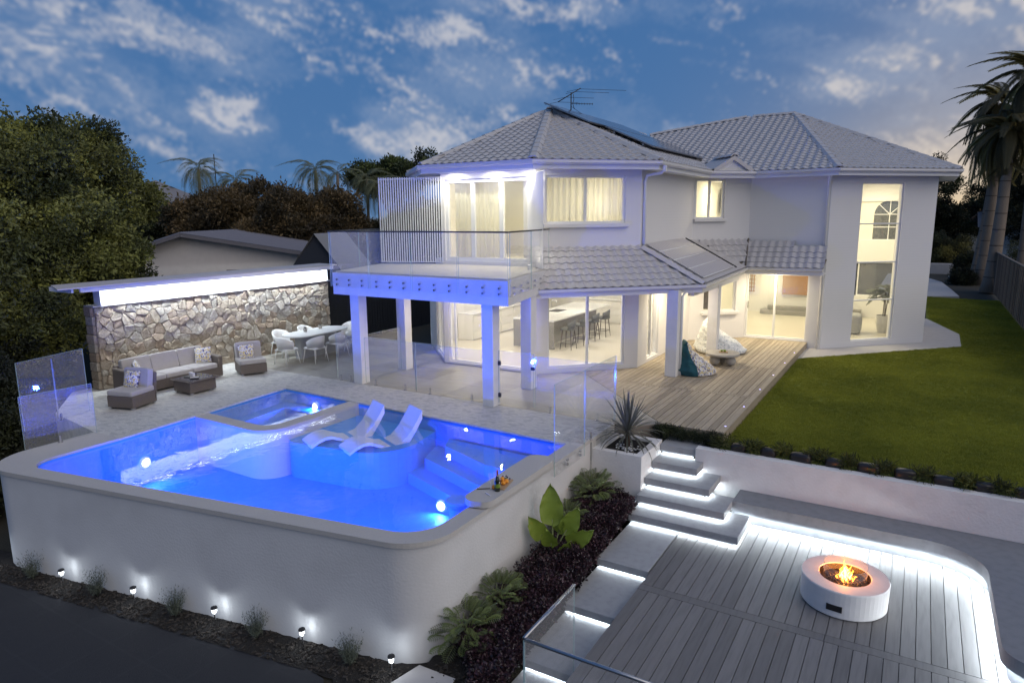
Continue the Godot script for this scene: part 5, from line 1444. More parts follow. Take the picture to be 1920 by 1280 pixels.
func pool_fence():
	var f := thing("pool_fence", "frameless glass pool fence on short steel spigots along the terrace", "fence")
	var z := -12.60
	for s in [[-12.98, -12.40], [-11.98, -10.36], [-10.32, -8.28], [-7.0, -5.15]]:
		glass_panel(f, Vector2(s[0], z), Vector2(s[1], z), 0.05, 1.22)
		for e in [0.2, 0.8]: spigot(f, Vector3(lerpf(s[0], s[1], e), 0.0, z))
	glass_panel(f, Vector2(-12.24, -12.9), Vector2(-12.24, -14.3), 0.05, 1.22)
	glass_panel(f, Vector2(-5.125, -12.6), Vector2(-5.125, -11.12), 0.04, 1.42)
	var hp := glass_panel(f, Vector2(-5.105, -11.08), Vector2(-5.105, -9.86), -0.22, 1.42)
	for e in [-0.42, 0.12]:
		for yy in [-0.66, -0.745]: part(hp, "bolt", lathem([Vector2(0, -0.02), Vector2(0.028, -0.02), Vector2(0.028, 0.03), Vector2(0, 0.03)], 10), M.steel, Vector3(e, yy, 0), Basis(Vector3.RIGHT, PI / 2))
	spigot(f, Vector3(-5.125, 0, -11.4))
	part(f, "post", boxm(Vector3(0.012, 1.2, 0.03)), M.steel, Vector3(-10.34, 0.62, z))
	var g := thing("pool_gate", "frameless glass pool gate hinged on a white balcony column", "gate", Vector3(-7.45, 0, z))
	var gp := glass_panel(g, Vector2(-7.94, z), Vector2(-7.04, z), 0.06, 1.26, "leaf")
	for yy in [0.32, -0.42]: part(gp, "hinge", cboxm(Vector3(0.06, 0.10, 0.05), 0.006), M.darkmetal, Vector3(-0.43, yy, 0))
	part(gp, "latch", cboxm(Vector3(0.09, 0.07, 0.06), 0.01), M.black, Vector3(0.43, 0.28, 0))
	var lf := thing("edge_fence", "glass pool fence panels standing at the pool's outer corner by the dark trees", "fence")
	var p1 := glass_panel(lf, Vector2(-13.95, -5.62), Vector2(-13.85, -6.85), 0.03, 1.04)
	glass_panel(lf, Vector2(-15.3, -6.2), Vector2(-15.75, -7.7), 0.0, 1.42)
	spigot(lf, Vector3(-13.9, 0.01, -6.2)); spigot(lf, Vector3(-15.5, 0.0, -7.0))
	part(lf, "post", boxm(Vector3(0.015, 1.3, 0.03)), M.steel, Vector3(-15.52, 0.7, -6.95))

func pool_loungers():
	for k in 2:
		var t := thing("pool_lounger", ["white in-pool lounger next to the spa wall", "white in-pool lounger on the side away from the spa"][k], "lounger", Vector3(-9.98 + k * 0.95, -0.48, -9.98 - 0.08 * k), -0.42)
		# profile along +z from head to foot
		var prof := [Vector2(-0.64, 0.80), Vector2(-0.53, 0.62), Vector2(-0.36, 0.38), Vector2(-0.18, 0.22), Vector2(0.02, 0.17), Vector2(0.2, 0.20), Vector2(0.38, 0.28), Vector2(0.52, 0.34), Vector2(0.66, 0.345), Vector2(0.8, 0.30), Vector2(0.95, 0.22)]
		var b := MB.new(true)
		var w := 0.29
		for i in prof.size() - 1:
			var p: Vector2 = prof[i]; var q: Vector2 = prof[i + 1]
			b.quad(Vector3(-w, p.y, p.x), Vector3(w, p.y, p.x), Vector3(w, q.y, q.x), Vector3(-w, q.y, q.x))
		part(t, "seat_surface", b.mesh(), M.lounger)
		for s in [-1.0, 1.0]:
			b = MB.new()
			for i in prof.size() - 1:
				var p: Vector2 = prof[i]; var q: Vector2 = prof[i + 1]
				b.quad(Vector3(s * w, p.y, p.x), Vector3(s * w, q.y, q.x), Vector3(s * w, q.y - (0.17 if i < 5 else 0.06), q.x), Vector3(s * w, p.y - (0.17 if i < 5 else 0.06), p.x))
			part(t, "side", b.mesh(), M.lounger)
		b = MB.new()
		for i in prof.size() - 1:
			var p: Vector2 = prof[i]; var q: Vector2 = prof[i + 1]
			var k0 := 0.17 if i < 5 else 0.06
			b.quad(Vector3(-w, p.y - k0, p.x), Vector3(w, p.y - k0, p.x), Vector3(w, q.y - k0, q.x), Vector3(-w, q.y - k0, q.x))
		b.quad(Vector3(-w, 0.80, -0.64), Vector3(w, 0.80, -0.64), Vector3(w, 0.63, -0.64), Vector3(-w, 0.63, -0.64))
		b.quad(Vector3(-w, 0.22, 0.95), Vector3(w, 0.22, 0.95), Vector3(w, 0.16, 0.95), Vector3(-w, 0.16, 0.95))
		part(t, "underside", b.mesh(), M.lounger)

func bar_things():
	var y := 0.126
	var bt := thing("champagne_bottle", "dark green champagne bottle with copper foil on the pool bar", "bottle", Vector3(-5.2, y, -8.17))
	part(bt, "body", lathem([Vector2(0, 0), Vector2(0.042, 0), Vector2(0.044, 0.02), Vector2(0.044, 0.15), Vector2(0.030, 0.20), Vector2(0.016, 0.245), Vector2(0.0155, 0.25)], 18, 1, 1, true), M.bottle)
	part(bt, "foil", lathem([Vector2(0.0175, 0.225), Vector2(0.0165, 0.30), Vector2(0.019, 0.305), Vector2(0.018, 0.33), Vector2(0, 0.335)], 14, 1, 1, true), M.foil)
	part(bt, "label_band", lathem([Vector2(0.0446, 0.06), Vector2(0.0446, 0.12)], 18, 1, 1, true), M.limegreen)
	for q in [[Vector3(-5.36, y, -8.22), "stemmed champagne glass near the pool edge on the bar"], [Vector3(-5.33, y, -8.30), "stemmed champagne glass behind the bottle on the bar"]]:
		var g := thing("champagne_glass", q[1], "glass", q[0])
		part(g, "bowl", lathem([Vector2(0.004, 0.11), Vector2(0.022, 0.13), Vector2(0.03, 0.18), Vector2(0.027, 0.23)], 14, 1, 1, true), M.clear)
		part(g, "stem", lathem([Vector2(0.032, 0.0), Vector2(0.03, 0.004), Vector2(0.005, 0.01), Vector2(0.004, 0.11)], 12, 1, 1, true), M.clear)
	var f := thing("fruit_board", "wooden board piled with orange fruit and grapes on the pool bar", "fruit board", Vector3(-5.26, y, -8.42), 0.2)
	part(f, "board", cboxm(Vector3(0.2, 0.018, 0.42), 0.004), M.board, Vector3(0, 0.01, 0))
	var fr := MB.new(true); fr.cushion(Vector3.ZERO, Vector3(0.075, 0.068, 0.075), Basis(), 1.0, 1.0, 14, 8)
	var fm := fr.mesh()
	for q in [Vector3(-0.05, 0.052, 0.1), Vector3(0.03, 0.052, 0.05), Vector3(0.05, 0.052, -0.03), Vector3(-0.02, 0.052, -0.02), Vector3(0.0, 0.10, 0.02)]: part(f, "orange", fm, M.orange, q)
	for k in 12: part(f, "grape", fm, M.grape if k % 3 else M.limegreen, Vector3(rnd(-0.06, 0.06), rnd(0.03, 0.09), rnd(-0.17, -0.08)), Basis().scaled(Vector3.ONE * 0.36))
	solo("orange", fm, M.orange, "single orange lying next to the champagne bottle on the bar", "fruit", "", Vector3(-5.28, y + 0.034, -8.2))
	solo("cheese_knife", cboxm(Vector3(0.02, 0.012, 0.2), 0.003, Vector3(-5.42, y + 0.007, -8.12), Basis(Vector3.UP, -0.9)), M.darkwood, "small dark handled knife on the rounded end of the bar", "knife")
	solo("loose_spoon", cboxm(Vector3(0.015, 0.008, 0.14), 0.003, Vector3(-5.25, y + 0.005, -7.98), Basis(Vector3.UP, 1.1)), M.steel, "steel spoon lying on the rounded end of the bar", "spoon")

# ---------------------------------------------------------------- timber deck, verandah things, fire pit, garden lights
func build_deck_things():
	var area := V([[-3.03, -13.05], [-4.28, -13.05], [-7.56, -16.4], [-7.93, -16.43], [-6.6, -17.78], [-6.6, -22.69], [-5.1, -24.19], [-3.03, -24.19]])
	var dk := struct("timber_deck", prismm(V([[-3.06, -13.08], [-4.26, -13.08], [-7.5, -16.4], [-7.9, -16.43], [-6.6, -17.78], [-6.6, -22.69], [-5.1, -24.19], [-3.06, -24.19]]), -0.33, -0.035), M.under)
	var dm := [M.deck0, M.deck1, M.deck2, M.deck3]
	var inner := V([[-3.16, -13.05], [-4.28, -13.05], [-7.56, -16.4], [-7.93, -16.43], [-6.6, -17.78], [-6.6, -22.69], [-5.1, -24.19], [-3.16, -24.19]])
	boards(dk, inner, -7.98, -3.16, 0.14, [[-24.2, -19.53], [-19.38, -16.13], [-15.98, -13.05]], 0.0, dm, 0.013)
	for zz in [-19.455, -16.055]:
		for piece in Geometry2D.intersect_polygons(inner, V([[-8, zz - 0.07], [-3.1, zz - 0.07], [-3.1, zz + 0.07], [-8, zz + 0.07]])): part(dk, "board", prismm(piece, -0.025, 0.0), M.deck1)
	part(dk, "board", prismm(V([[-3.153, -24.19], [-3.02, -24.19], [-3.02, -13.05], [-3.153, -13.05]]), -0.025, 0.0), M.deck2)
	for yy in [-0.10, -0.235]: part(dk, "fascia_board", boxm(Vector3(0.022, 0.13, 11.1), Vector3(-3.035, yy, -18.62)), M.deck1)
	part(dk, "fascia_board", boxm(Vector3(1.22, 0.2, 0.022), Vector3(-3.65, -0.13, -13.06)), M.deck1)
	for z in [-22.09, -20.4, -18.65, -16.9, -15.16, -13.5]:
		var d := thing("deck_light", "tiny blue-white light dot set in the timber deck's lawn edge", "light", Vector3(-3.1, 0.001, z), 0.0, "deck edge lights")
		part(d, "ring", lathem([Vector2(0.018, 0.002), Vector2(0.027, 0.003), Vector2(0.029, 0.0)], 14), M.steel)
		part(d, "lamp_disc", lathem([Vector2(0, 0.003), Vector2(0.018, 0.002)], 14), M.bluedot)
	# bean bags
	bean_bag("bean_bag", "teal bean bag chair with floral front slumped against the verandah column", Vector3(-5.02, 0, -17.86), 0.50, 0.86, M.teal, M.floral, 0.5, 11)
	bean_bag("bean_bag", "white spotted bean bag lounge chair beside the sliding door", Vector3(-5.2, 0, -21.2), 0.72, 0.98, M.spotted, M.spotted, 0.25, 23, 1.75)
	# round concrete coffee table on ball feet
	var t := thing("round_coffee_table", "round concrete coffee table on three ball feet on the deck", "coffee table", Vector3(-4.62, 0, -19.35))
	part(t, "table_top", lathem([Vector2(0, 0.28), Vector2(0.44, 0.28), Vector2(0.47, 0.295), Vector2(0.47, 0.335), Vector2(0.455, 0.35), Vector2(0, 0.35)], 40), M.concrete)
	for k in 3:
		var b := MB.new(true); b.cushion(Vector3.ZERO, Vector3(0.30, 0.285, 0.30), Basis(), 1.0, 1.0, 22, 14)
		part(t, "ball_foot", b.mesh(), M.concrete, Vector3(cos(k * TAU / 3 + 0.25) * 0.25, 0.142, sin(k * TAU / 3 + 0.25) * 0.25))
	var tr := thing("green_tray", "small tray with green apples on the round concrete table", "tray", Vector3(-4.6, 0.352, -19.35), 0.3)
	part(tr, "tray", cboxm(Vector3(0.24, 0.02, 0.16), 0.005), M.board, Vector3(0, 0.01, 0))
	for q in [Vector3(-0.05, 0.05, 0), Vector3(0.04, 0.05, 0.03), Vector3(0.03, 0.05, -0.04)]:
		var b := MB.new(true); b.cushion(Vector3.ZERO, Vector3(0.07, 0.062, 0.07), Basis(), 1.0, 1.0, 12, 8)
		part(tr, "apple", b.mesh(), M.limegreen, q)
	fire_pit()
	# solar garden lights along the pool's foot
	var spots := [[-13.5, -4.62], [-11.72, -4.98], [-10.15, -5.27], [-8.55, -5.56], [-7.0, -5.84], [-5.52, -6.02]]
	for i in 6:
		var g := thing("garden_light", "small solar stake light standing in the mulch by the pool wall", "garden light", Vector3(spots[i][0], -1.77, spots[i][1]), 0.0, "solar stake lights along the pool wall")
		part(g, "stake", lathem([Vector2(0, 0), Vector2(0.009, 0), Vector2(0.009, 0.22), Vector2(0, 0.22)], 8), M.steel)
		part(g, "lamp_glass", lathem([Vector2(0.0, 0.222), Vector2(0.024, 0.225), Vector2(0.034, 0.30), Vector2(0.0, 0.302)], 12), M.led)
		part(g, "cap", lathem([Vector2(0.045, 0.300), Vector2(0.05, 0.306), Vector2(0.045, 0.325), Vector2(0, 0.335)], 14), M.darkmetal)
		for k in 6:
			var a := TAU * k / 6.0
			part(g, "rib", boxm(Vector3(0.005, 0.08, 0.005)), M.steel, Vector3(cos(a) * 0.036, 0.262, sin(a) * 0.036))
		omni(g, Vector3(spots[i][0], -1.77 + 0.262, spots[i][1]), 0.055, Color(0.93, 0.97, 1.0), 0.015)

func bean_bag(called: String, label: String, at: Vector3, rad: float, h: float, m1: Material, m2: Material, turn: float, sd: int, wide := 1.0):
	var o := thing(called, label, "bean bag", at, turn)
	var nz := FastNoiseLite.new(); nz.seed = sd; nz.frequency = 2.6; nz.fractal_octaves = 3
	# rings: height fraction, centre shift (away from the front, which is +x), radius x, radius z
	var prof := [[0.0, 0.02, 0.80, 0.9], [0.03, 0.02, 0.98, 1.0], [0.16, 0.0, 1.05, 1.04], [0.32, -0.06, 0.92, 0.98], [0.46, -0.20, 0.70, 0.92], [0.60, -0.33, 0.48, 0.84], [0.75, -0.42, 0.33, 0.76], [0.88, -0.47, 0.22, 0.66], [0.97, -0.50, 0.10, 0.54], [1.0, -0.50, 0.03, 0.50]]
	var nu := 36
	var rows := []
	for j in 28:
		var t := j / 27.0 * (prof.size() - 1)
		var a = prof[int(minf(t, prof.size() - 2))]; var b = prof[int(minf(t, prof.size() - 2)) + 1]
		var f := t - int(minf(t, prof.size() - 2))
		var row := []
		for i in nu:
			var u := TAU * i / nu
			var p := Vector3(lerpf(a[1], b[1], f) * rad + cos(u) * lerpf(a[2], b[2], f) * rad, lerpf(a[0], b[0], f) * h, sin(u) * lerpf(a[3], b[3], f) * rad * lerpf(1.0, wide, smoothstep(0.4, 1.0, lerpf(a[0], b[0], f))))
			var tipx := maxf(0.0, cos(u)) * exp(-pow(a[0] / 0.16, 2.0))
			p.x += 0.16 * rad * pow(tipx, 3.0)
			var w := nz.get_noise_3dv(p * Vector3(1.2, 0.7, 1.2) * 2.2 + Vector3(sd, 0, 0))
			p += Vector3(cos(u), 0.2, sin(u)) * 0.075 * w * (0.2 if j == 0 else 1.0)
			p.y = maxf(p.y, 0.003)
			row.append(p)
		rows.append(row)
	for part_ in [0, 1]:
		var b := MB.new(true)
		for j in 27:
			for i in nu:
				var front := (i <= 8 or i >= 28)
				if (part_ == 0) != front: b.quad(rows[j][i], rows[j][(i + 1) % nu], rows[j + 1][(i + 1) % nu], rows[j + 1][i])
		part(o, "back_shell" if part_ == 0 else "front_panel", b.mesh(), m1 if part_ == 0 else m2)
	var s := MB.new(true); s.cushion(Vector3(-0.50 * rad, h, 0), Vector3(0.07, 0.09, rad * 1.05 * wide), Basis(), 0.7, 0.7, 14, 8)
	part(o, "seam", s.mesh(), m1)

func fire_pit():
	var at := Vector3(-0.54, -1.25, -10.05)
	var o := thing("fire_pit", "round white gas fire pit burning inside a clear glass ring", "fire pit", at)
	part(o, "body", lathem([Vector2(0.0, 0.012), Vector2(0.55, 0.012), Vector2(0.565, 0.03), Vector2(0.575, 0.385), Vector2(0.565, 0.402), Vector2(0.345, 0.405), Vector2(0.335, 0.395), Vector2(0.335, 0.30), Vector2(0.0, 0.29)], 56), M.pitwhite)
	part(o, "bowl_lining", lathem([Vector2(0.333, 0.396), Vector2(0.325, 0.31), Vector2(0.0, 0.305)], 40), M.lava)
	var gl := MB.new(true); gl.lathe([Vector2(0.285, 0.33), Vector2(0.285, 0.56)], 40)
	part(o, "glass_ring", gl.mesh(), M.glass)
	part(o, "glass_rim", lathem([Vector2(0.2825, 0.56), Vector2(0.2875, 0.56), Vector2(0.2875, 0.563)], 40), M.glassedge)
	# slot toward the deck's outer side
	var d := Vector3(-0.12, 0, 1).normalized()
	part(o, "vent_slot", boxm(Vector3(0.2, 0.085, 0.02)), M.black, d * 0.568 + Vector3(0, 0.16, 0), Basis(Vector3.UP.cross(d), Vector3.UP, d))
	for k in 130:
		var r := 0.27 * sqrt(rng.randf()); var a := rnd(0, TAU)
		var b := MB.new(); b.cushion(Vector3.ZERO, Vector3(rnd(0.02, 0.05), rnd(0.02, 0.035), rnd(0.02, 0.045)), Basis(), 0.9, 0.9, 6, 4)
		part(o, "lava_stone", b.mesh(), M.lava, Vector3(cos(a) * r, 0.32 + rnd(0, 0.015), sin(a) * r), Basis.from_euler(Vector3(rnd(0, 3), rnd(0, 3), 0)))
	for k in 16:
		var b := MB.new(true)
		var hgt: float = [0.30, 0.24, 0.2, 0.16, 0.14, 0.12, 0.11, 0.1, 0.1][k] if k < 9 else rnd(0.05, 0.1)
		var base := Vector3([0.0, -0.03, 0.04, 0.07, -0.06, 0.02, -0.02, 0.10, -0.09][k], 0.33, [0.0, 0.03, -0.03, -0.02, -0.02, 0.05, -0.06, 0.03, 0.05][k]) if k < 9 else Vector3(rnd(-0.13, 0.13), 0.33, rnd(-0.13, 0.13))
		var pts := []; var rad := []
		for i in 9:
			var t := i / 8.0
			pts.append(base + Vector3(0.035 * sin(t * 6.0 + k) * t, t * hgt, 0.03 * cos(t * 5.0 + k * 2.0) * t))
			rad.append(0.026 * hgt / 0.25 * (sin(PI * pow(1.0 - t, 1.7)) * 1.0 + 0.02) + 0.001)
		b.tube(pts, rad, 8)
		part(o, "flame", b.mesh(), M.flame)
		if k < 6:
			var core := MB.new(true)
			for i in 9:
				pts[i] = base + (pts[i] - base) * 0.62; rad[i] *= 0.55
			core.tube(pts, rad, 6)
			part(o, "flame_core", core.mesh(), M.flamecore)
	omni(o, at + Vector3(0, 0.47, 0), 0.75, Color(1.0, 0.60, 0.25), 0.03)

# ---------------------------------------------------------------- neighbours, fences
func build_surroundings():
	# timber fence beside the lawn
	var f := thing("paling_fence", "brown timber paling fence beside the lawn", "fence")
	var pm := cboxm(Vector3(0.022, 2.22, 0.27), 0.004)
	var z := -22.0
	var k := 0
	while z > -48.0:
		part(f, "paling", pm, M["paling%d" % (rng.randi() % 3)], Vector3(3.66 + (0.03 if k % 2 else 0.0), 0.9 + rnd(-0.012, 0.012), z))
		z -= 0.285; k += 1
	part(f, "top_rail", cboxm(Vector3(0.12, 0.05, 26.2), 0.006), M.paling1, Vector3(3.67, 2.03, -35.0))
	for zz in [-24.0, -29.0, -34.0, -39.0, -44.0]: part(f, "post", cboxm(Vector3(0.1, 2.2, 0.1), 0.006), M.paling0, Vector3(3.75, 0.88, zz))
	# dark board fence behind the dining area
	var d := thing("dark_fence", "tall dark board fence behind the dining area", "fence")
	var dm := cboxm(Vector3(0.02, 2.5, 0.145), 0.003)
	for i in 70: part(d, "board", dm, M.darkfence, Vector3(-18.0 + rnd(-0.004, 0.004), 0.95, -16.95 - i * 0.15))
	for i in 30: part(d, "board", dm, M.darkfence, Vector3(-17.9 + i * 0.15, 0.95, -27.3 + rnd(-0.004, 0.004)), Basis(Vector3.UP, PI / 2))
	# neighbour's house with a pale gable end
	var n := thing("neighbour_house", "neighbouring house with pale gable wall and dark grey tiled roof", "house", Vector3(-27.33, 0, -18.07), deg_to_rad(35.0))
	var g := MB.new()
	var gp := [Vector3(-4.6, -0.4, 0), Vector3(-4.6, 2.15, 0), Vector3(0, 3.55, 0), Vector3(4.7, 2.78, 0), Vector3(4.7, -0.4, 0)]
	for i in range(1, 4): g.tri(gp[0], gp[i], gp[i + 1])
	g.quad(gp[0], gp[1], gp[1] + Vector3(0, 0, -11), gp[0] + Vector3(0, 0, -11)); g.quad(gp[4], gp[3], gp[3] + Vector3(0, 0, -11), gp[4] + Vector3(0, 0, -11))
	part(n, "wall", g.mesh(), M.neighbour_wall)
	for s in [[Vector3(-5.3, 2.02, 0.45), Vector3(0, 3.66, 0.45)], [Vector3(0, 3.66, 0.45), Vector3(5.45, 2.76, 0.45)]]:
		g = MB.new()
		var dd: Vector3 = s[1] - s[0]
		# corrugated courses of tiles along the slope
		var sl := MB.new()
		for i in 46:
			var z0 := -i * 0.26; var z1 := z0 - 0.13; var z2 := z0 - 0.26
			var up := Vector3(0, 0.05, 0)
			sl.quad(s[0] + Vector3(0, 0, z0), s[1] + Vector3(0, 0, z0), s[1] + Vector3(0, 0, z1) + up, s[0] + Vector3(0, 0, z1) + up)
			sl.quad(s[0] + Vector3(0, 0, z1) + up, s[1] + Vector3(0, 0, z1) + up, s[1] + Vector3(0, 0, z2), s[0] + Vector3(0, 0, z2))
		part(n, "roof_slope", sl.mesh(), M.neighbour_roof)
		var ax := Basis(dd.normalized(), Vector3(0, 0, 1).cross(dd.normalized()), Vector3(0, 0, 1))
		part(n, "barge_board", boxm(Vector3(dd.length(), 0.15, 0.05), Vector3.ZERO, ax), M.neighbour_roof, (s[0] + s[1]) / 2 + Vector3(0, -0.09, 0.03))
		part(n, "soffit", boxm(Vector3(dd.length(), 0.02, 0.45), Vector3.ZERO, ax), M.neighbour_roof_pale, (s[0] + s[1]) / 2 + Vector3(0, -0.13, -0.22))
	part(n, "vent", boxm(Vector3(0.7, 0.09, 0.03)), M.under, Vector3(2.0, 2.0, 0.02))
	# dark shed with a steep pale roof
	var sh := thing("garden_shed", "dark shed with a steep grey gable roof behind the stone wall", "shed")
	var A := Vector3(-21.0, 3.62, -19.6); var BL := Vector3(-21.6, 1.9, -18.4); var BR := Vector3(-19.3, 1.9, -19.5)
	var back := Vector3(-0.9, 0.0, -2.6)
	g = MB.new()
	g.tri(BL, A, BR); g.quad(BL, BR, BR - Vector3(0, 2.3, 0), BL - Vector3(0, 2.3, 0)); g.quad(BR, BR + back, BR + back - Vector3(0, 2.3, 0), BR - Vector3(0, 2.3, 0)); g.quad(BL, BL + back, BL + back - Vector3(0, 2.3, 0), BL - Vector3(0, 2.3, 0))
	part(sh, "wall", g.mesh(), M.navy)
	g = MB.new()
	var ov := Vector3(0.06, 0, 0.16)
	g.quad(A + ov, A + back, BR + back + Vector3(0.7, -0.5, 0), BR + ov + Vector3(0.7, -0.5, 0)); g.quad(A + ov, BL + ov + Vector3(-0.3, -0.4, 0), BL + back + Vector3(-0.3, -0.4, 0), A + back)
	part(sh, "roof", g.mesh(), M.shedroof)
	# house far behind with a pale roof and solar panels
	var fh := thing("distant_house", "distant pale house with grey roof and blue solar panels between the trees", "house", Vector3(-50.5, 0, -33.0))
	g = MB.new()
	g.box(Vector3(-2, 2.0, 0), Vector3(9, 5.6, 12), Basis(Vector3.UP, 0.9))
	part(fh, "wall", g.mesh(), M.neighbour_wall)
	g = MB.new()
	var q := Basis(Vector3.UP, 0.9)
	var c := [Vector3(-5.4, 4.85, 7), Vector3(5.4, 4.85, 7), Vector3(5.4, 4.85, -7), Vector3(-5.4, 4.85, -7)]
	var r := [Vector3(0, 7.2, 2.6), Vector3(0, 7.2, -2.6)]
	for i in 4: c[i] = q * c[i] + Vector3(-2, 0, 0)
	for i in 2: r[i] = q * r[i] + Vector3(-2, 0, 0)
	g.quad(c[0], c[3], r[1], r[0]); g.quad(c[1], c[2], r[1], r[0]); g.tri(c[0], c[1], r[0]); g.tri(c[3], c[2], r[1])
	part(fh, "roof", g.mesh(), M.neighbour_roof_pale)
	var e1: Vector3 = (c[2] - c[1]).normalized(); var e2: Vector3 = (r[0] - c[1]).normalized()
	for i in 3:
		g = MB.new()
		var p0: Vector3 = c[1].lerp(r[0], 0.35) + (c[2] - c[1]) * (0.12 + 0.14 * i) + Vector3(0.1, 0.12, 0.1)
		var uu: Vector3 = ((r[0] + r[1]) / 2.0 - (c[1] + c[2]) / 2.0).normalized()
		g.quad(p0, p0 + e1 * 1.7, p0 + e1 * 1.7 + uu * 2.6, p0 + uu * 2.6)
		part(fh, "solar_panel", g.mesh(), M.pv)
	part(fh, "window", boxm(Vector3(0.1, 1.3, 1.0), Vector3.ZERO, q), M.pane_dark, Vector3(4.05, 3.3, 1.5))
	var mast := solo("radio_mast", tubem([Vector3(-37.2, 3.0, -27.0), Vector3(-37.2, 8.1, -27.0)], 0.03, 6), M.darkmetal, "thin bare mast rising above the neighbours' trees", "mast")
	# low garden walls and a white house beyond the lawn
	solo("block_wall", cboxm(Vector3(4.2, 0.85, 0.3), 0.02, Vector3(1.0, 0.05, -61.0)), M.cement, "low grey block wall across the end of the side garden", "wall")
	solo("garden_rock", cboxm(Vector3(1.7, 0.3, 0.6), 0.06, Vector3(2.6, -0.1, -55.0), Basis(Vector3.UP, 0.3)), M.cement, "long flat grey rock at the edge of the back bed", "rock")
	var wh := thing("white_house", "far white house glimpsed between palms and trees", "house", Vector3(9.0, 0, -74.0))
	part(wh, "wall", boxm(Vector3(9.0, 3.2, 4.0)), M.trim, Vector3(0, 1.5, 0))
	g = MB.new(); g.quad(Vector3(-5, 3.0, 2.6), Vector3(5, 3.0, 2.6), Vector3(5, 4.3, 0), Vector3(-5, 4.3, 0)); g.quad(Vector3(-5, 4.3, 0), Vector3(5, 4.3, 0), Vector3(5, 3.0, -2.6), Vector3(-5, 3.0, -2.6))
	part(wh, "roof", g.mesh(), M.neighbour_roof_pale)

# ---------------------------------------------------------------- plants
# a spray of small folded leaves inside a ball of radius rad
func spray(n: int, rad: float, l: float, w: float) -> ArrayMesh:
	var b := MB.new()
	for i in n:
		var d := Vector3(rng.randfn(), rng.randfn() * 0.8 + 0.25, rng.randfn()).normalized()
		var p := d * rad * pow(rng.randf(), 0.45)
		var a := (d + Vector3(rng.randfn(), rng.randfn(), rng.randfn()) * 0.6).normalized()
		var s := a.cross(Vector3(rng.randfn(), rng.randfn(), rng.randfn())).normalized()
		var up := s.cross(a) * w * 0.25
		var k := rnd(0.7, 1.25)
		var m := p + a * l * 0.5 * k
		b.tri(p, m + s * w * 0.5 * k + up, p + a * l * k); b.tri(p, p + a * l * k, m - s * w * 0.5 * k + up)
	return b.mesh()

# leaf sprays spread through the shells of the given blobs: [centre, radii]
func crown(parent: Node3D, called: String, blobs: Array, n: int, sp: Array, m: Material, dark: Color, light: Color, s0: float, s1: float, inner := 0.55):
	var vol := 0.0
	for b in blobs: vol += pow((b[1] as Vector3).x * (b[1] as Vector3).y * (b[1] as Vector3).z, 0.667)
	var xs := []; var cs := []
	for i in sp.size(): xs.append([]); cs.append([])
	var cc := Vector3.ZERO; var cr := 0.3; var tint := dark
	var per := 14 if n > 500 else 4
	for b in blobs:
		var k := int(n * pow((b[1] as Vector3).x * (b[1] as Vector3).y * (b[1] as Vector3).z, 0.667) / vol)
		for i in k:
			# leaves gather in clumps of a few sprays, each clump with a tint of its own
			if i % per == 0:
				var d := Vector3(rng.randfn(), rng.randfn(), rng.randfn()).normalized()
				var r := lerpf(inner, 1.08, pow(rng.randf(), 0.5))
				cc = b[0] + d * (b[1] as Vector3) * r
				cr = rnd(0.22, 0.42) * clampf((b[1] as Vector3).x, 0.3, 1.6)
				tint = dark.lerp(light, pow(rng.randf(), 1.5))
			var e := Vector3(rng.randfn(), rng.randfn() * 0.7, rng.randfn())
			var p: Vector3 = cc + e.normalized() * cr * pow(rng.randf(), 0.5)
			var j := rng.randi() % sp.size()
			xs[j].append(Transform3D(Basis.from_euler(Vector3(rnd(-0.7, 0.7), rnd(0, TAU), rnd(-0.7, 0.7))).scaled(Vector3.ONE * rnd(s0, s1)), p))
			cs[j].append(tint * rnd(0.65, 1.35))
	for j in sp.size():
		if xs[j].size(): scatter(parent, called, sp[j], m, xs[j], cs[j])

func limbs(parent: Node3D, base: Vector3, blobs: Array, r: float, m: Material):
	var top: Vector3 = Vector3.ZERO
	for b in blobs: top += b[0]
	top /= blobs.size()
	var fork := base.lerp(top, 0.45) + Vector3(0, -0.1, 0)
	part(parent, "trunk", tubem([base, base.lerp(fork, 0.5) + Vector3(rnd(-0.15, 0.15), 0, rnd(-0.15, 0.15)), fork], [r, r * 0.8, r * 0.65], 10), m)
	for b in blobs:
		var e: Vector3 = b[0]
		part(parent, "limb", tubem([fork, fork.lerp(e, 0.5) + Vector3(rnd(-0.3, 0.3), rnd(0, 0.3), rnd(-0.3, 0.3)), e], [r * 0.55, r * 0.35, r * 0.12], 7), m)

func tree(called: String, label: String, base: Vector3, blobs: Array, n: int, sp: Array, dark: Color, light: Color, s0 := 0.8, s1 := 1.4, r := 0.25, group := "") -> Node3D:
	var t := thing(called, label, "tree", base, 0.0, group)
	var bl := []
	for b in blobs: bl.append([b[0] - base, b[1]])
	limbs(t, Vector3.ZERO, bl, r, M.bark)
	crown(t, "crown", bl, n, sp, M.leaf, dark, light, s0, s1)
	return t

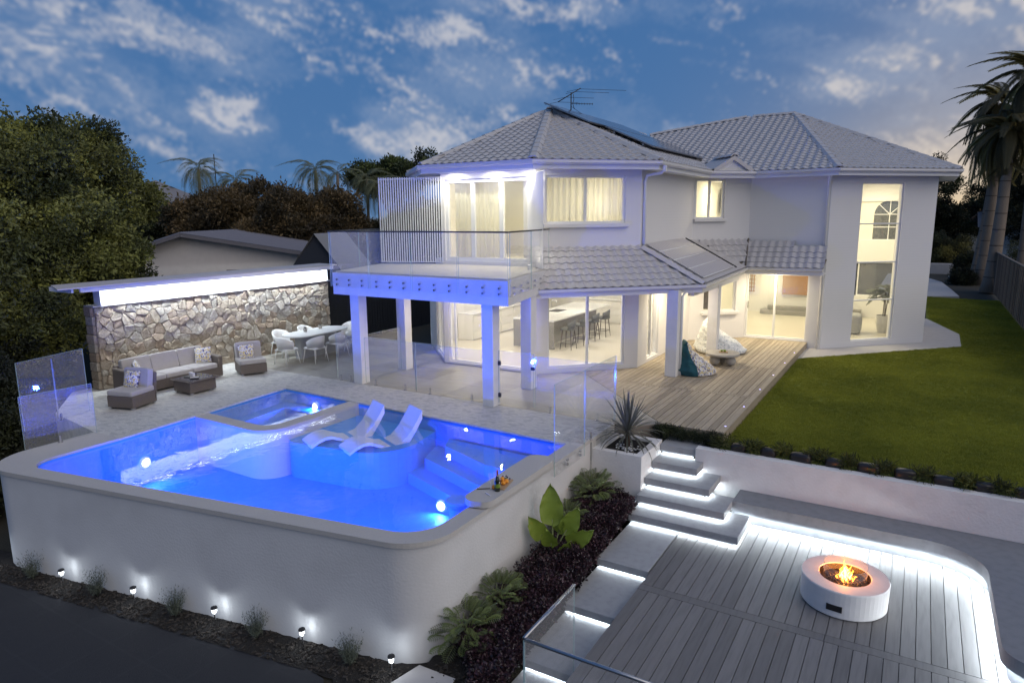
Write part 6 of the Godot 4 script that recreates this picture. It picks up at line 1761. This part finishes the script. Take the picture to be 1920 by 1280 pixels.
func palm(called: String, label: String, base: Vector3, top: Vector3, r: float, fm: Array, nf: int, m: Material, scale: float, droop0: float, droop1: float, group := "") -> Node3D:
	var t := thing(called, label, "palm", base, 0.0, group)
	var v := top - base
	var pts := []; var rad := []
	for i in 11:
		var f := i / 10.0
		pts.append(v * f + Vector3(0.12 * sin(f * 3.0), 0, 0.1 * sin(f * 2.4)) * v.length() * 0.06)
		rad.append(r * (1.35 if i == 0 else 1.05 if i == 1 else lerpf(1.0, 0.62, f)))
	part(t, "trunk", tubem(pts, rad, 12), M.palmbark)
	for k in 9 if r > 0.15 else 0:
		var p: Vector3 = pts[1 + k]
		part(t, "ring_scar", tubem([p, p + Vector3(0, 0.05, 0)], rad[1 + k] * 1.03, 12), M.bark)
	for k in nf:
		var q := Basis(Vector3.UP, k * 2.39996 + rnd(-0.2, 0.2)) * Basis(Vector3.RIGHT, lerpf(droop0, droop1, float(k) / nf) + rnd(-0.12, 0.12))
		part(t, "frond", fm[k % fm.size()], m, pts[10] + Vector3(0, 0.02 * k * scale, 0) * 0.3, q.scaled(Vector3.ONE * scale * rnd(0.85, 1.1)))
	return t

func bed_y(z: float) -> float: return lerpf(-1.0, -1.72, clampf((z + 11.4) / 4.9, 0, 1))

func build_plants():
	rng.seed = 99
	var big := [spray(30, 0.20, 0.095, 0.05), spray(30, 0.20, 0.085, 0.045), spray(28, 0.22, 0.10, 0.05)]
	var med := [spray(30, 0.27, 0.13, 0.065), spray(30, 0.28, 0.12, 0.06)]
	# the big tree over the terrace
	var bb := []
	for a in [[-21.5, 5.6, -9.6, 1.5, 1.3, 1.5], [-22.6, 5.9, -11.6, 1.5, 1.15, 1.2], [-20.8, 3.6, -10.2, 1.6, 1.4, 1.6], [-22.2, 5.2, -7.4, 1.7, 1.5, 1.6], [-20.3, 3.4, -7.0, 1.4, 1.6, 1.6], [-22.4, 4.3, -11.6, 1.3, 1.2, 1.0], [-21.6, 3.0, -11.2, 1.2, 1.1, 1.0], [-23.0, 4.9, -13.4, 0.8, 0.7, 0.7], [-20.0, 1.6, -8.6, 1.2, 1.1, 1.5], [-19.6, 1.6, -6.0, 1.3, 1.3, 1.4], [-24.5, 5.0, -9.8, 1.6, 1.6, 2.0], [-20.2, 1.9, -11.3, 0.9, 0.8, 0.9]]:
		bb.append([Vector3(a[0], a[1], a[2]), Vector3(a[3], a[4], a[5])])
	tree("big_tree", "huge dense green tree towering over the stone wall", Vector3(-22.2, -1.9, -9.8), bb, 11000, big, Color(0.030, 0.042, 0.012), Color(0.25, 0.26, 0.06), 0.85, 1.5, 0.4)
	# dark shrubs under it, outside the glass
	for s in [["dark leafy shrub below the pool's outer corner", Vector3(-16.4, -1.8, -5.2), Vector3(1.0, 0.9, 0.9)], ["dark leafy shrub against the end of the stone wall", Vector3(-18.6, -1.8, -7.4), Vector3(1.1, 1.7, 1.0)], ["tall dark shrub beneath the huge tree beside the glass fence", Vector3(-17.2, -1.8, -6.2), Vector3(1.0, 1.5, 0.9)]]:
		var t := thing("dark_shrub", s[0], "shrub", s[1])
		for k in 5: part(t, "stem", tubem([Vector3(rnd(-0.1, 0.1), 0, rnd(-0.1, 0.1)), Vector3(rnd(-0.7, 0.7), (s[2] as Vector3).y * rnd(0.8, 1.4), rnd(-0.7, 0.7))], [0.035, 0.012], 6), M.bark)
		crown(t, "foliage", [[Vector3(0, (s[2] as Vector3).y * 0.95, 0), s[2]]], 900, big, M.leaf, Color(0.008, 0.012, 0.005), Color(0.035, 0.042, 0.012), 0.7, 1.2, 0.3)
	# trees behind the neighbours
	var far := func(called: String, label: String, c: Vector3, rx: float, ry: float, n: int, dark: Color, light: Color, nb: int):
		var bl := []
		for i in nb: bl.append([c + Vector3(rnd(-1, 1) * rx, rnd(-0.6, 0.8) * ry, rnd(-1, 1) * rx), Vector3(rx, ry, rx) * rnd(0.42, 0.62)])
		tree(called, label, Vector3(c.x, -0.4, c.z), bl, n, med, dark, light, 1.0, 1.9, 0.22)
	far.call("rust_tree", "broad rust brown tree behind the neighbour's roof", Vector3(-32.6, 3.4, -27.0), 3.0, 2.0, 6000, Color(0.030, 0.025, 0.012), Color(0.17, 0.115, 0.05), 14)
	far.call("rust_tree", "lower brown leafed tree beside the garden shed", Vector3(-29.4, 2.3, -28.0), 1.8, 1.4, 2600, Color(0.026, 0.020, 0.011), Color(0.11, 0.075, 0.03), 8)
	far.call("green_tree", "rounded green tree beyond the balcony's open end", Vector3(-31.0, 6.9, -37.0), 2.1, 1.4, 3200, Color(0.018, 0.030, 0.010), Color(0.10, 0.13, 0.035), 10)
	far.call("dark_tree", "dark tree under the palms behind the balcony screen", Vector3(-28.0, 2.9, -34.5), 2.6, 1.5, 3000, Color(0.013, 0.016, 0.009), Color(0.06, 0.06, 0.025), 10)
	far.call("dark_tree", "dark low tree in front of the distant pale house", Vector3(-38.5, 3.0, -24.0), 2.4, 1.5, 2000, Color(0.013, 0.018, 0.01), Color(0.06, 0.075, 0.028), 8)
	# palms over there
	var f1 := [frond(2.3, 34, 0.62, 0.055, 0.55), frond(2.1, 34, 0.60, 0.055, 0.75)]
	for p in [["feathery palm beside the thin mast", Vector3(-38.0, -0.4, -26.2), Vector3(-37.6, 7.2, -26.2), 0.9], ["feathery palm in front of the rust brown tree", Vector3(-36.6, -0.4, -27.8), Vector3(-36.4, 6.5, -27.8), 0.85], ["upright palm rising above the rust brown tree", Vector3(-33.4, -0.4, -31.5), Vector3(-33.4, 7.2, -31.5), 0.95], ["slim palm with few fronds near the balcony screen", Vector3(-32.5, -0.4, -32.4), Vector3(-32.4, 7.0, -32.4), 0.8], ["drooping palm next to the balcony screen", Vector3(-31.0, -0.4, -33.4), Vector3(-31.0, 6.7, -33.6), 0.95], ["second drooping palm close to the balcony screen", Vector3(-29.8, -0.4, -33.2), Vector3(-29.7, 6.2, -33.2), 0.85]]:
		palm("garden_palm", p[0], p[1], p[2], 0.13, f1, 13 if not "few" in p[0] else 7, M.palmgreen, p[3], 0.9, -0.9)
	# tall foxtail palms by the lawn
	var f2 := [frond(2.9, 120, 0.50, 0.075, 0.55), frond(2.7, 120, 0.52, 0.075, 0.8), frond(2.8, 120, 0.50, 0.075, 0.65)]
	for p in [["thickest tall grey trunked palm beside the paling fence", Vector3(3.5, -0.3, -47.0), Vector3(3.72, 8.6, -48.0), 0.36, 1.0], ["tall grey trunked palm leaning just behind the thickest one", Vector3(3.4, -0.3, -52.6), Vector3(3.45, 8.9, -52.4), 0.34, 1.05], ["thin tall palm trunk farthest from the fence", Vector3(3.1, -0.3, -54.0), Vector3(3.6, 10.8, -54.0), 0.24, 1.1]]:
		palm("foxtail_palm", p[0], p[1], p[2], p[3], f2, 30, M.palmbrown, p[4] * 1.0, 1.1, -1.35)
	palm("foxtail_palm", "tall palm whose fronds rise highest above the fence", Vector3(5.0, -0.3, -48.5), Vector3(4.75, 11.4, -48.8), 0.26, f2, 32, M.palmbrown, 1.15, 1.2, -1.3)
	# trees and shrubs beyond the lawn
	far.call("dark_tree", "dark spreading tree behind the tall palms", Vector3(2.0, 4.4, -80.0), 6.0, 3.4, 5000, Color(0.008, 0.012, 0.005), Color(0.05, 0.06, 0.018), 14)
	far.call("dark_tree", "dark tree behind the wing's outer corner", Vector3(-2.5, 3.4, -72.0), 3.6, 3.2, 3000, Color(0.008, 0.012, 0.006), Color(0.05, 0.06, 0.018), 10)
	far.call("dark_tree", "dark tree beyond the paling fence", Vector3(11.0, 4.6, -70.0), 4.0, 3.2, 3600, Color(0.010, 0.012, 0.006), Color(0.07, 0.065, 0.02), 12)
	for s in [["yellow green shrub at the end of the side garden", Vector3(2.0, -0.3, -64.0), Vector3(1.3, 1.4, 1.2), Color(0.02, 0.024, 0.006), Color(0.14, 0.125, 0.03)], ["dense green shrub beside the white wing", Vector3(0.6, -0.3, -63.5), Vector3(1.2, 1.6, 1.2), Color(0.008, 0.014, 0.006), Color(0.04, 0.05, 0.016)], ["round dark shrub between the path and the palms", Vector3(3.0, -0.3, -58.5), Vector3(0.8, 0.8, 0.8), Color(0.006, 0.010, 0.004), Color(0.03, 0.036, 0.012)], ["clipped dark hedge beyond the paling fence", Vector3(6.3, -0.3, -56.0), Vector3(2.2, 1.35, 5.0), Color(0.008, 0.014, 0.006), Color(0.04, 0.05, 0.016)], ["low shrub by the flat grey rock", Vector3(2.4, -0.3, -52.0), Vector3(0.6, 0.45, 0.6), Color(0.006, 0.010, 0.004), Color(0.03, 0.036, 0.012)]]:
		var t := thing("garden_shrub", s[0], "shrub", s[1])
		for k in 4: part(t, "stem", tubem([Vector3(rnd(-0.1, 0.1), 0, rnd(-0.1, 0.1)), Vector3(rnd(-0.5, 0.5), (s[2] as Vector3).y, rnd(-0.5, 0.5))], [0.04, 0.015], 6), M.bark)
		crown(t, "foliage", [[Vector3(0, (s[2] as Vector3).y * 0.95, 0), s[2]]], 700, big, M.leaf, s[3], s[4] * 1.4, 0.8, 1.3, 0.35)
	garden_plants()
	grass()

func garden_plants():
	# spiky plant in the planter
	var y := thing("spiky_yucca", "dark spiky strap leafed plant in the white planter box", "plant", Vector3(-4.62, -0.25, -12.02))
	part(y, "stem", tubem([Vector3(0, 0, 0), Vector3(0.01, 0.30, 0)], [0.06, 0.05], 8), M.bark)
	var sm := []
	for v in 4:
		var b := MB.new()
		var L := 0.82; var bend: float = [0.05, 0.3, 0.75, 1.15][v]
		var p := Vector3.ZERO; var a := 0.0
		for i in 8:
			var w := 0.021 * sin(PI * (0.12 + 0.88 * i / 8.0)); var w2 := 0.021 * sin(PI * (0.12 + 0.88 * (i + 1) / 8.0))
			var q := p + Vector3(0, cos(a), -sin(a)) * L / 8
			b.quad(p + Vector3(-w, 0, 0), p + Vector3(0, -0.003, 0), q + Vector3(0, -0.003, 0), q + Vector3(-w2, 0, 0)); b.quad(p + Vector3(0, -0.003, 0), p + Vector3(w, 0, 0), q + Vector3(w2, 0, 0), q + Vector3(0, -0.003, 0))
			p = q; a += bend * 0.14 * (0.4 + i * 0.2)
		sm.append(b.mesh())
	for k in 84:
		var t := k / 84.0
		part(y, "leaf", sm[clampi(int(t * 4.0), 0, 3)], M.straplef, Vector3(0, 0.30, 0), Basis(Vector3.UP, k * 2.39996) * Basis(Vector3.LEFT, 0.06 + 1.75 * t + rnd(-0.12, 0.12)).scaled(Vector3.ONE * rnd(0.85, 1.1)))
	# elephant ear
	var e := thing("elephant_ear", "lime green elephant ear plant with large upright leaves by the pool wall", "plant", Vector3(-4.78, -1.33, -9.2))
	var leaf := MB.new(true)
	var pts := []
	var n := 18
	for j in 11:
		var v := j / 10.0
		var row := []
		var w := 0.17 * pow(sin(PI * pow(v, 0.62)), 0.75) if j > 0 and j < 10 else 0.004
		for i in 9:
			var u := i / 4.0 - 1.0
			row.append(Vector3(u * w, v * 0.52 - 0.06 * (1.0 - absf(u)) * 0.0 - (0.09 * absf(u) if v < 0.25 else 0.0), 0.05 * absf(u) * absf(u) - 0.10 * v * v + 0.016 * sin(v * 26.0) * absf(u) + 0.022 * sin(v * 44.0 + u) * pow(absf(u), 5.0)))
		pts.append(row)
	for j in 10:
		for i in 8: leaf.quad(pts[j][i], pts[j][i + 1], pts[j + 1][i + 1], pts[j + 1][i])
	var lm := leaf.mesh()
	# offset to the side, height, toward the light, turn, forward lean, roll, size
	for a in [[-0.02, 0.66, -0.04, 0.45, 0.10, 0.05, 1.15], [0.22, 0.50, 0.0, 0.25, 0.25, -0.45, 0.92], [0.30, 0.36, 0.10, 0.5, 0.55, -0.9, 0.9], [-0.20, 0.42, 0.04, 0.75, 0.30, 0.55, 0.85], [-0.04, 0.34, 0.16, 0.35, 0.7, 0.15, 0.8], [0.14, 0.20, 0.20, 0.6, 0.6, -0.4, 0.6], [0.10, 0.46, -0.10, -0.3, 0.2, -0.2, 0.8]]:
		var tip: Vector3 = Vector3(0.88, 0, -0.47) * a[0] + Vector3(0.47, 0, 0.88) * a[2] + Vector3(0, a[1], 0)
		part(e, "stalk", tubem([tip * Vector3(0.1, 0, 0.1), tip * Vector3(0.4, 0.5, 0.4), tip], [0.02, 0.015, 0.009], 7), M.limestalk)
		part(e, "leaf", lm, M.limeleaf, tip, (Basis(Vector3.UP, a[3]) * Basis(Vector3.BACK, a[5]) * Basis(Vector3.RIGHT, a[4])).scaled(Vector3.ONE * a[6]))
	# lobed leaf mounds
	var lobed := MB.new()
	for k in 9:
		for s in [-1.0, 1.0]:
			var p := Vector3(0, 0.03 * sin(k * 0.3), -0.04 - k * 0.032)
			var d := Vector3(s, 0.1, -0.55).normalized() * (0.115 * sin(PI * (k + 1.5) / 11.0) + 0.01)
			lobed.tri(p, p + d * 0.6 + Vector3(0, 0.012, 0.0095), p + d + Vector3(0, -0.015, 0)); lobed.tri(p, p + d + Vector3(0, -0.015, 0), p + d * 0.6 + Vector3(0, 0.012, -0.0095))
			lobed.tri(p, p + Vector3(s * 0.010, 0.004, -0.02), p + Vector3(0, 0, -0.034))
	var lb := lobed.mesh()
	for s in [["bushy lobed leaf plant at the foot of the pool's rounded corner", Vector3(-4.98, 0, -6.98), 1.02], ["bushy lobed leaf plant second up from the pool's rounded corner", Vector3(-4.92, 0, -7.75), 0.92], ["small lobed leaf plant behind the elephant ear", Vector3(-4.92, 0, -10.0), 0.8], ["lobed leaf plant in the corner below the white planter", Vector3(-4.85, 0, -10.9), 1.05]]:
		var at: Vector3 = s[1]; at.y = bed_y(at.z) - 0.02
		var t := thing("lobed_plant", s[0], "plant", at)
		for k in 96:
			var f := k / 96.0
			var an := k * 2.39996
			var st: Vector3 = Vector3(cos(an) * (0.08 + 0.26 * f), 0.42 - 0.24 * f * f, sin(an) * (0.08 + 0.26 * f)) * s[2]
			var q := look(Vector3(cos(an), 0.75 - 1.15 * f, sin(an)), Vector3.UP)
			part(t, "leaf", lb, M["lobe%d" % (k % 3)], st, (q * Basis(Vector3.FORWARD, rnd(-0.6, 0.6)) * Basis(Vector3.RIGHT, rnd(-0.35, 0.35))).scaled(Vector3.ONE * s[2] * rnd(0.55, 0.95)))
			if k % 3 == 0: part(t, "stalk", tubem([Vector3.ZERO, st * Vector3(0.5, 0.7, 0.5), st], [0.012, 0.008, 0.005], 5), M.limestalk)
	# rosemary tufts along the pool's front
	var tuft := []
	for v in 2:
		var b := MB.new()
		for i in 150:
			var an := rnd(0, TAU); var ln := rnd(0.0, 0.55)
			var d := Vector3(cos(an) * ln, 1.0, sin(an) * ln).normalized()
			var hgt := rnd(0.16, 0.34)
			for j in 5:
				var p := Vector3(cos(an), 0, sin(an)) * 0.03 + d * hgt * (0.3 + 0.16 * j)
				var o := Vector3(rng.randfn(), rng.randfn() + 0.8, rng.randfn()).normalized() * 0.032
				var sd := o.cross(d).normalized() * 0.0035
				b.tri(p - sd, p + sd, p + o)
			var sd2 := d.cross(Vector3(0.3, 0.2, 0.9)).normalized() * 0.0025
			b.tri(Vector3.ZERO - sd2, sd2, d * hgt)
		tuft.append(b.mesh())
	var ros := [[-12.45, -4.86], [-10.95, -5.12], [-9.32, -5.42], [-7.78, -5.68], [-6.18, -5.92]]
	for i in 5:
		var t := thing("rosemary_bush", "small grey green upright herb bush in the mulch along the pool wall", "plant", Vector3(ros[i][0], -1.77, ros[i][1]), rnd(0, 6), "herb bushes along the pool wall")
		part(t, "foliage", tuft[i % 2], M.rosemary, Vector3.ZERO, Basis().scaled(Vector3(1.35, rnd(1.3, 1.65), 1.35)))
	# purple black ground cover filling the sloping bed
	var xs := []; var cs := []
	var sp := spray(22, 0.085, 0.042, 0.030)
	var nz := FastNoiseLite.new(); nz.frequency = 1.1; nz.seed = 8
	for i in 13000:
		var z := rnd(-11.1, -4.7); var x := rnd(-4.98, -4.12)
		if z > -5.65: x = rnd(-4.9, -3.45)
		if x < -4.66 and z < -7.2 and z > -10.4 and rng.randf() < 0.85: continue
		if Vector2(x + 5.1, z + 5.95).length() < 0.8: continue
		var h := 0.24 + 0.14 * nz.get_noise_2d(x * 2.0, z * 2.0)
		xs.append(Transform3D(Basis.from_euler(Vector3(rnd(-0.6, 0.6), rnd(0, TAU), rnd(-0.6, 0.6))).scaled(Vector3.ONE * rnd(0.7, 1.3)), Vector3(x, bed_y(z) + h * sqrt(rng.randf()), z)))
		cs.append(Color(0.014, 0.008, 0.012).lerp(Color(0.10, 0.05, 0.065), pow(rng.randf(), 2.2)))
	var o := scatter(self, "purple_ground_cover", sp, M.glossleaf, xs, cs)
	o.set_meta("kind", "stuff"); tag(o, "purple black leafy ground cover filling the sloping bed", "ground cover")
	# low tufts and dark rocks along the top of the garden wall
	var gt := [spray(46, 0.11, 0.12, 0.016), spray(46, 0.12, 0.13, 0.018)]
	var x := -2.95
	var k := 0
	while x < 3.4:
		var t := thing("border_tuft", "small yellow green grassy tuft in the border on top of the retaining wall", "plant", Vector3(x, -0.2, -12.78), 0.0, "border tufts on the retaining wall")
		var cx := []; var cc := []
		for i in 9:
			cx.append(Transform3D(Basis.from_euler(Vector3(rnd(-0.4, 0.4), rnd(0, 6), rnd(-0.4, 0.4))), Vector3(rnd(-0.15, 0.15), 0.04 + rnd(0, 0.09), rnd(-0.1, 0.1))))
			cc.append(Color(0.02, 0.03, 0.006).lerp(Color(0.11, 0.12, 0.02), rng.randf()))
		scatter(t, "foliage", gt[k % 2], M.leaf, cx, cc)
		if k > 0:
			var b := MB.new(true)
			var nn := FastNoiseLite.new(); nn.seed = k; nn.frequency = 1.0
			b.cushion(Vector3.ZERO, Vector3(rnd(0.28, 0.40), rnd(0.14, 0.2), 0.2), Basis(), 0.5, 0.5, 16, 10, nn, 0.02)
			solo("border_rock", b.mesh(), M.lava, "low dark rock between grassy tufts on top of the retaining wall", "rock", "border rocks on the retaining wall", Vector3(x - 0.26, -0.15, -12.74)).rotation.y = rnd(-0.2, 0.2)
		x += 0.55; k += 1
	for i in 7:
		var t := thing("clipped_shrub", "tiny dark clipped shrub in the strip between the deck and the top step", "shrub", Vector3(-4.35 + i * 0.2, -0.2, -12.93 + 0.05 * (i % 2)), 0.0, "clipped shrubs at the deck's end")
		crown(t, "foliage", [[Vector3(0, 0.09, 0), Vector3(0.11, 0.10, 0.10)]], 26, [gt[i % 2]], M.leaf, Color(0.012, 0.02, 0.006), Color(0.045, 0.06, 0.016), 0.35, 0.6, 0.2)

func grass():
	var b := MB.new()
	for i in 9:
		var p := Vector3(rnd(-0.05, 0.05), 0, rnd(-0.05, 0.05)); var a := rnd(0, TAU)
		var d := Vector3(cos(a), 0, sin(a)) * 0.004
		b.tri(p - d, p + d, p + Vector3(rnd(-0.03, 0.03), rnd(0.03, 0.06), rnd(-0.03, 0.03)))
	var m := b.mesh()
	var poly := V([[-2.98, -12.95], [3.55, -12.95], [3.6, -42.0], [0.45, -42.5], [0.5, -33.6], [1.5, -29.6], [1.46, -26.85], [-2.95, -22.25]])
	var nz := FastNoiseLite.new(); nz.frequency = 0.35; nz.seed = 4; nz.fractal_octaves = 4
	var xs := []; var cs := []
	while xs.size() < 70000:
		var u := rng.randf()
		var p := Vector2(rnd(-3.0, 3.6), lerpf(-12.9, -42.5, pow(u, 1.5)))
		if not Geometry2D.is_point_in_polygon(p, poly): continue
		xs.append(Transform3D(Basis(Vector3.UP, rnd(0, TAU)).scaled(Vector3(1.3, rnd(0.6, 1.1), 1.3)), Vector3(p.x, -0.2, p.y)))
		var t := clampf(0.5 + 0.9 * nz.get_noise_2d(p.x, p.y), 0, 1)
		cs.append(Color(0.14, 0.165, 0.012).lerp(Color(0.32, 0.335, 0.030), clampf(0.6 * t + rnd(-0.1, 0.5), 0, 1)))
	var o := scatter(self, "grass", m, M.blade, xs, cs)
	o.set_meta("kind", "stuff"); tag(o, "short green lawn grass", "grass")
